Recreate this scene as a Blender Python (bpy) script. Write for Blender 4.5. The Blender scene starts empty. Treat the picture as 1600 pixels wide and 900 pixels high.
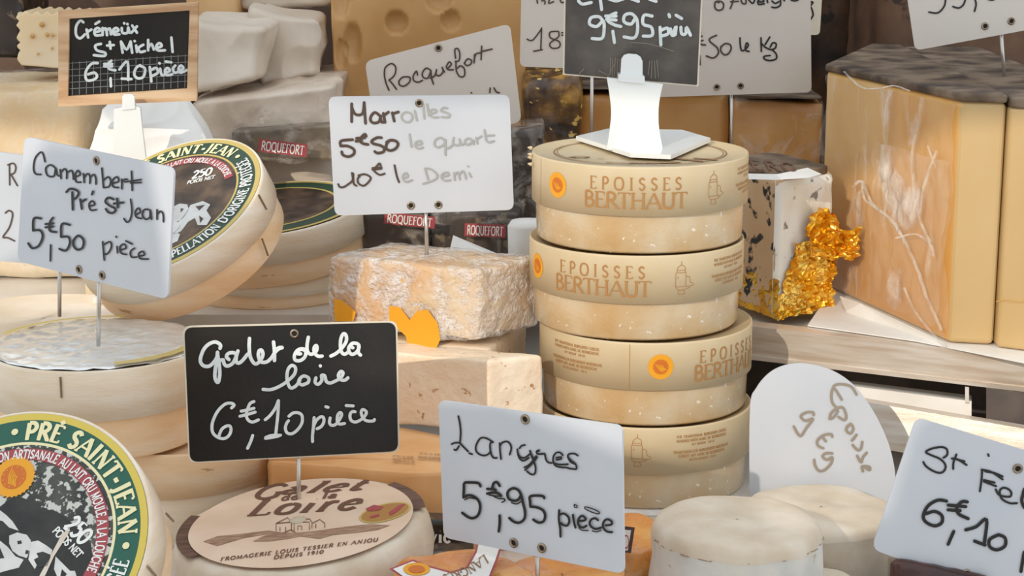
import bpy, math, random
from mathutils import Vector, noise
random.seed(7)
# ------------------------------------------------------------------ camera, world, sun, exposure
F = 3000.0; ZC = .32; TILT = math.radians(12.5); S_, C_ = math.sin(TILT), math.cos(TILT)
cam = bpy.data.cameras.new('camera'); cam.lens = 36 * F / 1600; cam.sensor_width = 36; cam.clip_start = .02
co = bpy.data.objects.new('camera', cam); bpy.context.collection.objects.link(co)
co.location = (0, 0, ZC); co.rotation_euler = (math.pi / 2 - TILT, 0, 0); bpy.context.scene.camera = co
w = bpy.data.worlds.new('world'); bpy.context.scene.world = w; w.use_nodes = True
w.node_tree.nodes['Background'].inputs[0].default_value = (.86, .93, 1.0, 1)
w.node_tree.nodes['Background'].inputs[1].default_value = 1.22
SUN = Vector((-.50, -1.0, .46)).normalized()
sl = bpy.data.lights.new('sun', 'SUN'); sl.energy = 1.8; sl.angle = math.radians(.45); sl.color = (1, .91, .78)
so = bpy.data.objects.new('sun', sl); bpy.context.collection.objects.link(so)
so.rotation_euler = SUN.to_track_quat('Z', 'Y').to_euler(); so.location = (-1, -2, 1.3)
vs = bpy.context.scene.view_settings; vs.view_transform = 'Standard'; vs.look = 'None'; vs.gamma = 1; vs.exposure = 0.0; vs.use_curve_mapping = False
COL = bpy.context.collection
# ------------------------------------------------------------------ geometry of the view
def ray(px, py):
    u = (px - 800) / F; v = (py - 450) / F
    return Vector((u, C_ - S_ * v, -S_ - C_ * v))
CAM = Vector((0, 0, ZC))
def P(px, py, D): return CAM + ray(px, py) * D
def PZ(px, py, z): r = ray(px, py); return CAM + r * ((z - ZC) / r.z)
def PP(px, py, o, n): r = ray(px, py); return CAM + r * ((o - CAM).dot(n) / r.dot(n))
def col(h, a=1):
    v = [int(h[i:i + 2], 16) / 255 for i in (0, 2, 4)]
    return tuple(x / 12.92 if x <= .04045 else ((x + .055) / 1.055) ** 2.4 for x in v) + (a,)
# ------------------------------------------------------------------ materials
def pm(name, cols, scale=60, stretch=(1, 1, 1), rough=.6, bump=0, bscale=None, metal=0, sss=0, coat=0, trans=0, detail=4, spots=None, bdist=.002, spec=.5, lo=.35, hi=.65, vor=False):
    m = bpy.data.materials.new(name); m.use_nodes = True; nt = m.node_tree; N = nt.nodes; L = nt.links
    b = N['Principled BSDF']; b.inputs['Roughness'].default_value = rough; b.inputs['Metallic'].default_value = metal
    b.inputs['Specular IOR Level'].default_value = spec
    if sss:
        b.inputs['Subsurface Weight'].default_value = sss; b.inputs['Subsurface Radius'].default_value = (.01, .005, .002); b.inputs['Subsurface Scale'].default_value = 1
    if coat: b.inputs['Coat Weight'].default_value = coat; b.inputs['Coat Roughness'].default_value = .15
    if trans: b.inputs['Transmission Weight'].default_value = trans
    if isinstance(cols, str): cols = [cols]
    tc = N.new('ShaderNodeTexCoord'); mp = N.new('ShaderNodeMapping'); mp.inputs['Scale'].default_value = stretch
    L.new(tc.outputs['Object'], mp.inputs['Vector'])
    out = None
    if len(cols) == 1: b.inputs['Base Color'].default_value = col(cols[0])
    else:
        n = N.new('ShaderNodeTexNoise'); n.inputs['Scale'].default_value = scale; n.inputs['Detail'].default_value = detail
        L.new(mp.outputs[0], n.inputs['Vector']); r = N.new('ShaderNodeValToRGB'); e = r.color_ramp.elements
        for i, c in enumerate(cols):
            p = lo + (hi - lo) * i / (len(cols) - 1)
            if i == 0: e[0].position = p; e[0].color = col(c)
            elif i == len(cols) - 1: e[-1].position = p; e[-1].color = col(c)
            else: q = e.new(p); q.color = col(c)
        L.new(n.outputs['Fac'], r.inputs[0]); out = r.outputs[0]
        if spots:
            sc, sscale, th = spots; n2 = N.new('ShaderNodeTexNoise'); n2.inputs['Scale'].default_value = sscale; n2.inputs['Detail'].default_value = 3
            L.new(mp.outputs[0], n2.inputs['Vector']); r2 = N.new('ShaderNodeValToRGB'); r2.color_ramp.elements[0].position = th; r2.color_ramp.elements[1].position = th + .04
            L.new(n2.outputs['Fac'], r2.inputs[0]); mx = N.new('ShaderNodeMix'); mx.data_type = 'RGBA'
            L.new(r2.outputs[0], mx.inputs[0]); L.new(out, mx.inputs[6]); mx.inputs[7].default_value = col(sc); out = mx.outputs[2]
        L.new(out, b.inputs['Base Color'])
    if bump:
        if vor:
            n3 = N.new('ShaderNodeTexVoronoi'); n3.inputs['Scale'].default_value = bscale or scale; o3 = n3.outputs['Distance']
        else:
            n3 = N.new('ShaderNodeTexNoise'); n3.inputs['Scale'].default_value = bscale or scale; n3.inputs['Detail'].default_value = 5; o3 = n3.outputs['Fac']
        L.new(mp.outputs[0], n3.inputs['Vector']); bp = N.new('ShaderNodeBump'); bp.inputs['Strength'].default_value = bump; bp.inputs['Distance'].default_value = bdist
        L.new(o3, bp.inputs['Height']); L.new(bp.outputs[0], b.inputs['Normal'])
    return m
def film(name, tint='FFFFFF', lo=.48, hi=.75, mx=.55, base=.06, scale=55, stretch=(1, 1, 1), rough=.18):
    m = bpy.data.materials.new(name); m.use_nodes = True; nt = m.node_tree; N = nt.nodes; L = nt.links
    b = N['Principled BSDF']; b.inputs['Base Color'].default_value = col(tint); b.inputs['Roughness'].default_value = rough; b.inputs['Specular IOR Level'].default_value = .9
    t = N.new('ShaderNodeBsdfTransparent'); ms = N.new('ShaderNodeMixShader')
    tc = N.new('ShaderNodeTexCoord'); mp = N.new('ShaderNodeMapping'); mp.inputs['Scale'].default_value = stretch; L.new(tc.outputs['Object'], mp.inputs[0])
    n = N.new('ShaderNodeTexNoise'); n.inputs['Scale'].default_value = scale; n.inputs['Detail'].default_value = 6; n.inputs['Distortion'].default_value = 1.2; L.new(mp.outputs[0], n.inputs['Vector'])
    r = N.new('ShaderNodeMapRange'); r.inputs['From Min'].default_value = lo; r.inputs['From Max'].default_value = hi; r.inputs['To Min'].default_value = base; r.inputs['To Max'].default_value = mx
    L.new(n.outputs['Fac'], r.inputs[0]); L.new(r.outputs[0], ms.inputs[0]); L.new(t.outputs[0], ms.inputs[1]); L.new(b.outputs[0], ms.inputs[2])
    n3 = N.new('ShaderNodeTexNoise'); n3.inputs['Scale'].default_value = scale * 5; n3.inputs['Detail'].default_value = 4; L.new(mp.outputs[0], n3.inputs['Vector'])
    bp = N.new('ShaderNodeBump'); bp.inputs['Strength'].default_value = 1; bp.inputs['Distance'].default_value = .004; L.new(n3.outputs['Fac'], bp.inputs['Height']); L.new(bp.outputs[0], b.inputs['Normal'])
    L.new(ms.outputs[0], N['Material Output'].inputs[0]); return m
WOOD = ['E6D0B2', 'EDDBC2', 'F2E5D2']
M = dict(
    wood=pm('poplar_veneer', WOOD, 22, (1, 1, 5), .6, .12, 200),
    wood2=pm('poplar_veneer_warm', ['E8C092', 'EECBA2', 'F2D7B6'], 20, (1, 1, 5), .6, .12, 200, spots=('C59A6B', 60, .70)),
    frame=pm('slate_frame_wood', ['B98F68', 'CFA880', 'DDBD98'], 20, (1, 1, 8), .55, .1, 200),
    white=pm('white_plastic', ['C5C8CD', 'CCCED2'], 20, rough=.28),
    whiteglossy=pm('white_stand_plastic', 'ECECE8', rough=.25, coat=.3, sss=.1),
    cream=pm('cream_card', 'E2D6C0', rough=.4),
    slate=pm('black_slate', ['0B0B0C', '131110', '2B2520'], 9, rough=.33, bump=.06, bscale=300),
    slateold=pm('worn_slate', ['3A332C', '4A4139', '5E554B'], 40, rough=.35, bump=.05, bscale=300),
    ink=pm('black_marker', '17120F', rough=.5), inkb=pm('brown_marker', '4A382C', rough=.5), inkg=pm('glare_pale_marker', 'A3A39E', rough=.6),  # inkg: glare over the strokes put into a paler ink colour
    inkt=pm('taupe_marker', '958878', rough=.6),
    chalk=pm('chalk_ink', ['D4DAD9', 'E6EAE8'], 300, rough=.8), chalkg=pm('chalk_grid', '8E9290', rough=.8),
    metal=pm('eyelet_metal', ['8A7A66', 'A99A86'], 200, rough=.35, metal=.9), dark=pm('dark_hole', '1E1815', rough=.8),
    pin=pm('steel_pin', 'C9C3BC', rough=.3, metal=.85),
    steel=pm('brushed_steel', ['C9B6A2', 'D6C8B8', 'E2D9CE'], 24, (1, 1, 12), .3, .05, 300, metal=.35),
    steellight=pm('pale_steel', ['CFC8BE', 'E3DED6'], 18, rough=.45, metal=.35),
    darkwall=pm('brown_case_back', ['2B201A', '4A372B', '6A4F3B'], 7, rough=.7),
    darkpart=pm('dark_enamel', ['3A2E28', '51433A'], 60, rough=.55),
    epaper=pm('cream_box_label', ['CFB890', 'D6C29E'], 30, rough=.45),
    ebody=pm('clear_tub_over_cheese', ['CDA875', 'D3B78E', 'DAC7A8'], 38, rough=.22, bump=.25, bscale=420, sss=.1, coat=.5, bdist=.0012, lo=.3, hi=.66, spots=('F2EADB', 330, .665)),
    tan=pm('tan_print', 'AE7C43', rough=.6), tand=pm('brown_print', '8E6846', rough=.6), brown=pm('chocolate_print', '6B4632', rough=.6),
    seal=pm('orange_seal', 'EBA21A', rough=.5), sealr=pm('red_orange_seal', 'CF6B1E', rough=.5),
    yellow=pm('label_yellow', 'D9BF52', rough=.5), gold=pm('label_gold', 'C8AE62', rough=.45), green=pm('label_green', '1F5B49', rough=.5), dgreen=pm('label_dark_green', '2E4636', rough=.5),
    whitewarm=pm('bounce_warm_white_card', ['CFC5BA', 'D6CCC1'], 12, rough=.35), red=pm('label_red', 'A8474B', rough=.5), cowpic=pm('label_photo', ['23241F', '3A3B34', '55564B'], 60, rough=.5, spots=('C9C8BE', 330, .53)),  # whitewarm: white sign board with warm bounced light put into its colour
    cowpic2=pm('label_photo_brown', ['2A2018', '4C3A2C', '6B5540'], 60, rough=.5),
    cowdark=pm('label_photo_dark', ['1E1F1B', '34352E'], 90, rough=.5), cowwhite=pm('label_photo_white', ['CFCDC6', 'E4E2DC'], 100, rough=.5),
    letter=pm('label_lettering', 'EFE3B0', rough=.5), letterw=pm('label_white_lettering', 'EDEBE4', rough=.5),
    silver=pm('silver_foil', ['E9E7E2', 'F7F6F2'], 40, rough=.25, metal=.55, bump=.5, bscale=90, bdist=.0015),
    rindw=pm('bloomy_rind', ['C6B39A', 'D0BFA8', 'D8CAB7'], 45, rough=.75, bump=.35, bscale=90, sss=.12, bdist=.002),
    rindcool=pm('bloomy_rind_side', ['C0BCB4', 'CFC9BF', 'DAD0C2'], 45, rough=.75, bump=.35, bscale=90, sss=.1, spots=('B9A88E', 130, .7)),
    paperw=pm('white_wrapping_paper', ['C6B7A4', 'D8CAB9'], 20, rough=.6, bump=.35, bscale=40, bdist=.004),
    paperws=pm('bright_white_paper', ['E6E2DA', 'F1EEE8'], 20, rough=.55, bump=.3, bscale=45, bdist=.003),
    galetlabel=pm('kraft_print_label', ['DBBB9E', 'E6CBB2'], 30, rough=.6), galetbrown=pm('brown_wood_print', ['4E342A', '6E4E3F'], 60, (1, 9, 1), .6),
    hill=pm('hill_print', ['8C6850', 'B08E74'], 160, (1, 4, 1), .6),
    kraft=pm('kraft_paper', ['DB9C5E', 'E5AD72', 'EDBD88'], 25, rough=.5, bump=.15, bscale=60),
    comte=pm('pressed_cheese', ['D69748', 'DFA85C', 'E6BA78'], 9, (1, 1, .5), .4, .1, 120, sss=.25, coat=.3),
    comtepale=pm('pale_pressed_cheese', ['C4A26C', 'CBAD7C'], 9, rough=.42, bump=.05, bscale=120, sss=.2),
    rindgrey=pm('grey_brown_rind', ['3B2E26', '65523F', '83705C'], 45, rough=.7, bump=.6, bscale=110),
    rinddark=pm('dark_brown_rind', ['1E1511', '3E2B1E', '5C4029'], 24, rough=.5, bump=.5, bscale=50, spots=('20160F', 60, .66)),
    rindred=pm('reddish_brown_rind', ['45301F', '5B402C', '6E4F38'], 24, rough=.65, bump=.4, bscale=60, spots=('33241A', 46, .64)),
    yellowch=pm('amber_cheese', ['C98F4A', 'D9A866', 'DDB580'], 12, rough=.45, bump=.1, bscale=90, sss=.2, coat=.2),
    emm=pm('holey_cheese', ['BF8F55', 'CDA067', 'D2AC79'], 10, rough=.45, bump=.08, bscale=80, sss=.2),
    paleyel=pm('pale_yellow_cheese', ['D6B584', 'DFC8A2', 'E3D3B8'], 9, rough=.5, bump=.1, bscale=60, sss=.2),
    marr=pm('washed_rind', ['DFA85E', 'E4C08C', 'EAD3B0'], 20, rough=.45, bump=.35, bscale=70, sss=.2),
    beige=pm('beige_rind', ['EBCDAC', 'F2DABC', 'F5E4CC'], 22, rough=.55, bump=.6, bscale=150, spots=('BE8F66', 210, .66)),
    bluew=pm('white_blue_paste', ['ECE4D2', 'F2EDE0', 'F6F2E8'], 30, rough=.55, bump=.25, bscale=130, sss=.15, spots=('8F8C80', 105, .625)),
    blueb=pm('blue_veined_paste', ['CDA67C', 'D5B48C'], 30, rough=.55, bump=.3, bscale=110, spots=('2B2825', 95, .585)),
    goldfoil=pm('gold_foil', ['D9930F', 'EBAF2A', 'F6CE66'], 70, rough=.22, metal=.75, bump=.5, bscale=160, bdist=.002),
    greyfoil=pm('grey_label_foil', ['4A3F33', '71614D', '988770'], 30, rough=.45, metal=.05, bump=.4, bscale=50),
    blackfoil=pm('dark_cheese_foil', ['1F1611', '3A2B20'], 40, rough=.35, bump=.4, bscale=60, spots=('6E5B42', 120, .61)),
    goldcrinkle=pm('dark_gold_wrap', ['3B2C22', '6E4F2E', 'C99848'], 60, rough=.3, bump=.6, bscale=90, spots=('E0B868', 170, .62)),
    orange=pm('orange_washed_rind', ['CC7414', 'DC8A28', 'E8AC52'], 38, rough=.35, bump=.8, bscale=90, coat=.6, bdist=.004),
    darkred=pm('dark_red_wrap', ['2B1512', '4B2A22', '7B5540'], 30, rough=.22, bump=.6, bscale=60),
    tanwrap=pm('tan_wrap', ['C0AA94', 'D2C0AC', 'DED0BF'], 18, rough=.45, bump=.3, bscale=40),
    darkblock=pm('dark_box', ['3B2F2A', '4B3D35'], 20, rough=.5),
    board=pm('serving_board', ['D2B68F', 'DFC8A4'], 20, (1, 6, 1), .5),
    blocker=pm('shade_board_tan', 'B8A58E', rough=.9),
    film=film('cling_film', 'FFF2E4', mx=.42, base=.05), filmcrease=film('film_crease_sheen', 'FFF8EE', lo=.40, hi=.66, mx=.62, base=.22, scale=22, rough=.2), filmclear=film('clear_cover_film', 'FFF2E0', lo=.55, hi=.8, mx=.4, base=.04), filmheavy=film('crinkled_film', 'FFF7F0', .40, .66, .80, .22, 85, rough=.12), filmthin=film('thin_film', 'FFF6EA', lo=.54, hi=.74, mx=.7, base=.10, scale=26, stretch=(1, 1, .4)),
)
# ------------------------------------------------------------------ object helpers
def link(o): COL.objects.link(o); return o
def thing(name, label, cat, loc=(0, 0, 0), group=None, kind=None):
    o = link(bpy.data.objects.new(name, None)); o.location = loc; o.empty_display_size = .01
    o['label'] = label; o['category'] = cat
    if group: o['group'] = group
    if kind: o['kind'] = kind
    bpy.context.view_layer.update() if False else None
    return o
def world_loc(o):
    v = Vector((0, 0, 0))
    while o: v += o.location; o = o.parent
    return v
def mk(name, vs_, fs, mat, parent=None, smooth=False, label=None, off=0):
    o0 = world_loc(parent) if parent else Vector((0, 0, 0))
    me = bpy.data.meshes.new(name); me.from_pydata([tuple(Vector(v) - o0) for v in vs_], [], fs); me.update()
    for m in (mat if isinstance(mat, list) else [mat]): me.materials.append(m)
    if smooth: me.polygons.foreach_set('use_smooth', [True] * len(me.polygons))
    o = link(bpy.data.objects.new(name, me))
    if parent: o.parent = parent
    if label: o['label'] = label
    return o
def merge(parts):
    V, Fc = [], []
    for v, f in parts:
        k = len(V); V += v; Fc += [tuple(i + k for i in q) for q in f]
    return V, Fc
def hexa(c):   # 8 corners: front TL TR BR BL, back TL TR BR BL
    return list(c), [(0, 3, 2, 1), (4, 5, 6, 7), (0, 1, 5, 4), (3, 7, 6, 2), (0, 4, 7, 3), (1, 2, 6, 5)]
def rblock(c, n=14, r=.12, amp=0, freq=30, seed=0, off=0, fn=None, ridge=0):
    """rounded, lumpy hexahedron; c as in hexa"""
    ftl, ftr, fbr, fbl, btl, btr, bbr, bbl = [Vector(x) for x in c]
    cen = sum((Vector(x) for x in c), Vector()) / 8
    V, Fc, idx = [], [], {}
    def vert(a, b, d):
        key = (round(a, 5), round(b, 5), round(d, 5))
        if key in idx: return idx[key]
        q = Vector((a, b, d)); q0 = Vector([max(-(1 - r), min(1 - r, t)) for t in q]); dd = q - q0
        if dd.length > 1e-9:
            k = max(abs(dd.x), abs(dd.y), abs(dd.z)); q = q0 + dd.normalized() * k
        x, y, z = [(t + 1) / 2 for t in q]
        fr = (fbl * (1 - x) + fbr * x) * (1 - z) + (ftl * (1 - x) + ftr * x) * z
        bk = (bbl * (1 - x) + bbr * x) * (1 - z) + (btl * (1 - x) + btr * x) * z
        p = fr * (1 - y) + bk * y
        out = (p - cen).normalized()
        if amp: p = p + out * amp * (noise.noise(p * freq + Vector((seed, seed * 2, 0))) + .5 * noise.noise(p * freq * 2.3 + Vector((seed, 5, 0))))
        if ridge:
            k1 = p * freq + Vector((seed * 3, 1, seed)); k2 = p * freq * 2.1 + Vector((1, seed, 7)); w1 = noise.noise(p * freq * .6)
            p = p + out * ridge * ((1 - 2.2 * abs(noise.noise(k1 + Vector((w1, w1, 0))))) + .45 * (1 - 2.2 * abs(noise.noise(k2))) - .6)
        if off: p = p + out * off
        if fn: p = fn(p, (a, b, d))
        idx[key] = len(V); V.append(p); return idx[key]
    g = [-1 + 2 * i / n for i in range(n + 1)]
    for ax in range(3):
        for sgn in (-1, 1):
            for i in range(n):
                for j in range(n):
                    q = []
                    for (u, v) in ((g[i], g[j]), (g[i + 1], g[j]), (g[i + 1], g[j + 1]), (g[i], g[j + 1])):
                        t = [0, 0, 0]; t[ax] = sgn; t[(ax + 1) % 3] = u; t[(ax + 2) % 3] = v; q.append(vert(*t))
                    Fc.append(tuple(q) if sgn * (1 if ax != 1 else 1) > 0 else tuple(reversed(q)))
    return V, Fc
def lathe(o, n, e1, prof, seg=64, fn=None, cap=True):
    """prof: list of (r, h) along normal n from o; e1 in-plane axis"""
    n = n.normalized(); e1 = (e1 - n * e1.dot(n)).normalized(); e2 = n.cross(e1)
    V, Fc = [], []
    for (r, h) in prof:
        for k in range(seg):
            a = 2 * math.pi * k / seg; rr, hh = r, h
            p = o + (e1 * math.cos(a) + e2 * math.sin(a)) * rr + n * hh
            if fn: p = fn(p, a, rr, hh)
            V.append(p)
    for i in range(len(prof) - 1):
        for k in range(seg):
            a, b = i * seg + k, i * seg + (k + 1) % seg
            Fc.append((a, a + seg, b + seg, b))
    if cap: Fc.append(tuple(range(seg))); Fc.append(tuple(reversed(range((len(prof) - 1) * seg, len(prof) * seg))))
    return V, Fc
def rod(a, b, r, seg=10):
    a, b = Vector(a), Vector(b); n = (b - a); e = Vector((1, 0, 0)) if abs(n.normalized().x) < .9 else Vector((0, 1, 0))
    return lathe(a, n, e, [(r, 0), (r, n.length)], seg)
def lift(V):
    """tiny build-up of ink so that crossing strokes never share one plane"""
    return [v + (CAM - v).normalized() * (i * 2.5e-7) for i, v in enumerate(V)]
# 2-D stroke ribbons --------------------------------------------------------
def smooth(pts, k=5):
    if len(pts) < 3: return pts
    out = []; n = len(pts)
    for i in range(n - 1):
        p0, p1, p2, p3 = pts[max(i - 1, 0)], pts[i], pts[i + 1], pts[min(i + 2, n - 1)]
        for j in range(k):
            t = j / k
            out.append(tuple(.5 * ((2 * p1[c]) + (-p0[c] + p2[c]) * t + (2 * p0[c] - 5 * p1[c] + 4 * p2[c] - p3[c]) * t * t + (-p0[c] + 3 * p1[c] - 3 * p2[c] + p3[c]) * t ** 3) for c in (0, 1)))
    return out + [pts[-1]]
def ribbon(pts, wd, V2, Fc, capn=3, maxlen=None):
    if maxlen:
        q = [pts[0]]
        for a, b in zip(pts, pts[1:]):
            L = math.dist(a, b); m = max(1, int(L / maxlen))
            q += [(a[0] + (b[0] - a[0]) * i / m, a[1] + (b[1] - a[1]) * i / m) for i in range(1, m + 1)]
        pts = q
    pts = [p for i, p in enumerate(pts) if i == 0 or math.dist(p, pts[i - 1]) > 1e-7]
    if len(pts) == 1: pts = [pts[0], (pts[0][0] + wd * .3, pts[0][1])]
    h = wd / 2; k0 = len(V2); n = len(pts)
    for i, p in enumerate(pts):
        a, b = pts[max(i - 1, 0)], pts[min(i + 1, n - 1)]
        dx, dy = b[0] - a[0], b[1] - a[1]; L = math.hypot(dx, dy) or 1; nx, ny = -dy / L * h, dx / L * h
        V2.append((p[0] + nx, p[1] + ny)); V2.append((p[0] - nx, p[1] - ny))
    for i in range(n - 1):
        a = k0 + 2 * i; Fc.append((a, a + 1, a + 3, a + 2))
    if capn:
        for end in (0, 1):
            p = pts[0] if end == 0 else pts[-1]; q = pts[1] if end == 0 else pts[-2]
            ang = math.atan2(p[1] - q[1], p[0] - q[0]); b0 = len(V2)
            for i in range(capn + 2):
                t = ang - math.pi / 2 + math.pi * i / (capn + 1); V2.append((p[0] + h * math.cos(t), p[1] + h * math.sin(t)))
            Fc.append(tuple(range(b0, b0 + capn + 2)))
def strokes(name, specs, mapf, mat, parent):
    """specs: (ox, oy, scale, width_px, 'x,y x,y|x,y ...')"""
    V2, Fc = [], []
    for ox, oy, sc, wd, s in specs:
        for st in s.split('|'):
            pts = [tuple(float(t) for t in q.split(',')) for q in st.split()]
            pts = [(ox + x / sc, oy + y / sc) for x, y in pts]
            ribbon(smooth(pts), wd, V2, Fc)
    return mk(name, lift([mapf(*p) for p in V2]), Fc, mat, parent)
# serif stroke alphabet: T thick, t thin, C thick curve, c thin curve, s serif centres
FONT = {
 'A': (.78, 't 0,0 .39,1|T .39,1 .78,0|t .14,.34 .64,.34|s 0,0 .78,0'),
 'B': (.62, 'T .12,0 .12,1|C .12,1 .36,.99 .5,.78 .36,.55 .12,.53|C .12,.53 .42,.52 .58,.27 .42,.02 .12,0'),
 'C': (.7, 'C .68,.82 .5,.98 .25,.94 .06,.7 .06,.3 .25,.06 .5,.02 .7,.2'),
 'D': (.76, 'T .12,0 .12,1|C .12,1 .45,.98 .7,.75 .7,.25 .45,.02 .12,0'),
 'E': (.58, 'T .12,0 .12,1|t .12,1 .54,1|t .12,.53 .46,.53|t .12,0 .56,0|t .54,1 .54,.86|t .56,0 .56,.15|s .12,0 .12,1'),
 'F': (.54, 'T .12,0 .12,1|t .12,1 .52,1|t .12,.53 .44,.53|t .52,1 .52,.86|s .12,0'),
 'G': (.76, 'C .7,.82 .5,.98 .25,.94 .06,.7 .06,.3 .25,.06 .5,.02 .68,.12|T .68,.1 .68,.42|s .66,.42'),
 'H': (.8, 'T .12,0 .12,1|T .68,0 .68,1|t .12,.52 .68,.52|s .12,0 .12,1 .68,0 .68,1'),
 'I': (.28, 'T .14,0 .14,1|s .14,0 .14,1'),
 'J': (.4, 'C .26,1 .26,.3 .22,0 .05,-.14|s .26,1'),
 'K': (.7, 'T .12,0 .12,1|t .12,.45 .62,1|T .25,.58 .68,0|s .12,0 .12,1 .68,0'),
 'L': (.56, 'T .12,0 .12,1|t .12,0 .54,0|t .54,0 .54,.16|s .12,0 .12,1'),
 'M': (.9, 't .1,0 .14,1|T .14,1 .45,.1|t .45,.1 .76,1|T .76,1 .8,0|s .1,0 .8,0'),
 'N': (.8, 't .12,0 .12,1|T .12,1 .68,0|t .68,0 .68,1|s .12,0 .68,1'),
 'O': (.82, 'C .41,1 .16,.9 .05,.5 .16,.1 .41,0 .66,.1 .77,.5 .66,.9 .41,1'),
 'P': (.58, 'T .12,0 .12,1|C .12,1 .4,.98 .54,.74 .4,.48 .12,.46|s .12,0'),
 'Q': (.82, 'C .41,1 .16,.9 .05,.5 .16,.1 .41,0 .66,.1 .77,.5 .66,.9 .41,1|T .45,.1 .8,-.18'),
 'R': (.66, 'T .12,0 .12,1|C .12,1 .4,.98 .54,.76 .4,.52 .12,.5|T .3,.5 .66,0|s .12,0 .66,0'),
 'S': (.52, 'C .46,.84 .28,.99 .08,.82 .14,.6 .4,.42 .46,.2 .26,.01 .05,.16'),
 'T': (.66, 'T .33,0 .33,1|t .02,1 .64,1|t .02,1 .02,.86|t .64,1 .64,.86|s .33,0'),
 'U': (.76, 'C .12,1 .12,.3 .22,.05 .4,0 .58,.06 .66,.3 .66,1|s .12,1 .66,1'),
 'V': (.74, 'T 0,1 .37,0|t .37,0 .74,1|s 0,1 .74,1'),
 'W': (1.0, 'T 0,1 .26,0|t .26,0 .5,.9|T .5,.9 .74,0|t .74,0 1,1|s 0,1 1,1'),
 'X': (.7, 'T .05,1 .65,0|t .05,0 .65,1'), 'Y': (.66, 'T .02,1 .33,.5|t .33,.5 .64,1|T .33,.5 .33,0|s .33,0'), 'Z': (.6, 't .05,1 .55,1|T .55,1 .05,0|t .05,0 .55,0'),
 '0': (.6, 'C .3,1 .08,.75 .08,.25 .3,0 .52,.25 .52,.75 .3,1'), '1': (.4, 'T .22,0 .22,1|t .22,1 .06,.86|s .22,0'),
 '2': (.55, 'C .06,.76 .25,.99 .48,.76 .3,.36 .05,.02|T .05,.02 .52,.02'), '5': (.55, 't .48,1 .14,1|T .14,1 .12,.58|C .12,.58 .38,.6 .5,.32 .3,.0 .05,.1'),
 '8': (.55, 'C .28,.52 .08,.75 .28,1 .48,.75 .28,.52 .05,.25 .28,0 .52,.25 .28,.52'), '9': (.55, 'C .48,.7 .28,.98 .08,.7 .28,.45 .48,.7 .44,.25 .2,0'),
 '-': (.36, 'T .03,.42 .33,.42'), '.': (.2, 'T .08,.04 .1,.04'), "'": (.2, 'T .1,1 .07,.78'), ' ': (.34, ''), ':': (.2, 'T .1,.1 .11,.1|T .1,.6 .11,.6'),
 'a': (.56, 'C .1,.52 .28,.64 .42,.5 .42,.04 .5,0|C .42,.36 .1,.3 .08,.08 .24,-.02 .42,.14'), 'd': (.58, 'C .42,.5 .22,.64 .05,.4 .08,.08 .24,-.02 .42,.14|T .42,1 .42,.02|s .42,1 .46,.02'),
 'e': (.52, 't .08,.34 .46,.36|C .46,.36 .4,.6 .24,.64 .06,.42 .08,.12 .26,-.02 .46,.12'), 'i': (.3, 'T .14,.6 .14,0|T .14,.86 .15,.86|s .14,0'), 'l': (.28, 'T .14,1 .14,0|s .14,0 .1,1'),
 'o': (.56, 'C .28,.64 .1,.55 .05,.3 .1,.06 .28,-.02 .46,.06 .51,.3 .46,.55 .28,.64'), 'r': (.44, 'T .14,.62 .14,0|C .14,.4 .25,.6 .42,.58|s .14,0 '), 't': (.38, 'C .16,.9 .15,.15 .22,0 .38,.08|t .02,.62 .34,.62'),
 'v': (.5, 'T .04,.62 .25,0|t .25,0 .46,.62'), 'c': (.48, 'C .44,.52 .26,.64 .06,.42 .08,.12 .26,-.02 .44,.1'),
}
FONT['É'] = (FONT['E'][0], FONT['E'][1] + '|T .25,1.12 .42,1.3'); FONT['Ä'] = (FONT['A'][0], FONT['A'][1] + '|T .25,1.2 .27,1.2|T .52,1.2 .54,1.2')
def text2d(s, size, x0=0, y0=0, T=.15, t=.06, sp=.1, serif=True, shear=0, align='l', wscale=1):
    V2, Fc = [], []; tot = sum(FONT[c][0] * wscale + sp for c in s) * size - sp * size
    x = x0 - (tot / 2 if align == 'c' else 0)
    if not serif: t = T * .8
    for ch in s:
        wd, data = FONT[ch]
        for st in [q for q in data.split('|') if q]:
            kind, *pp = st.split(); pts = [tuple(float(v) for v in q.split(',')) for q in pp]
            f = lambda p: (x + (p[0] * wscale + shear * p[1]) * size, y0 + p[1] * size)
            if kind == 's':
                if serif:
                    for p in pts: ribbon([f((p[0] - .11, p[1])), f((p[0] + .11, p[1]))], t * size, V2, Fc, 0)
                continue
            wd_ = (T if kind in 'TC' else t) * size
            if kind in 'Cc': pts = smooth(pts, 4)
            ribbon([f(p) for p in pts], wd_, V2, Fc, 0 if serif else 1, maxlen=.45 * size)
        x += (wd * wscale + sp) * size
    return V2, Fc, tot
def put2d(name, parts, mapf, mat, parent):
    V, Fc = [], []
    for V2, F2 in parts:
        k = len(V); V += [mapf(*p) for p in V2]; Fc += [tuple(i + k for i in q) for q in F2]
    if 'lettering' in name or 'drawing' in name: V = [v + (CAM - v).normalized() * ((i % 1500) * 1.2e-7) for i, v in enumerate(V)]
    return mk(name, V, Fc, mat, parent)
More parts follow.
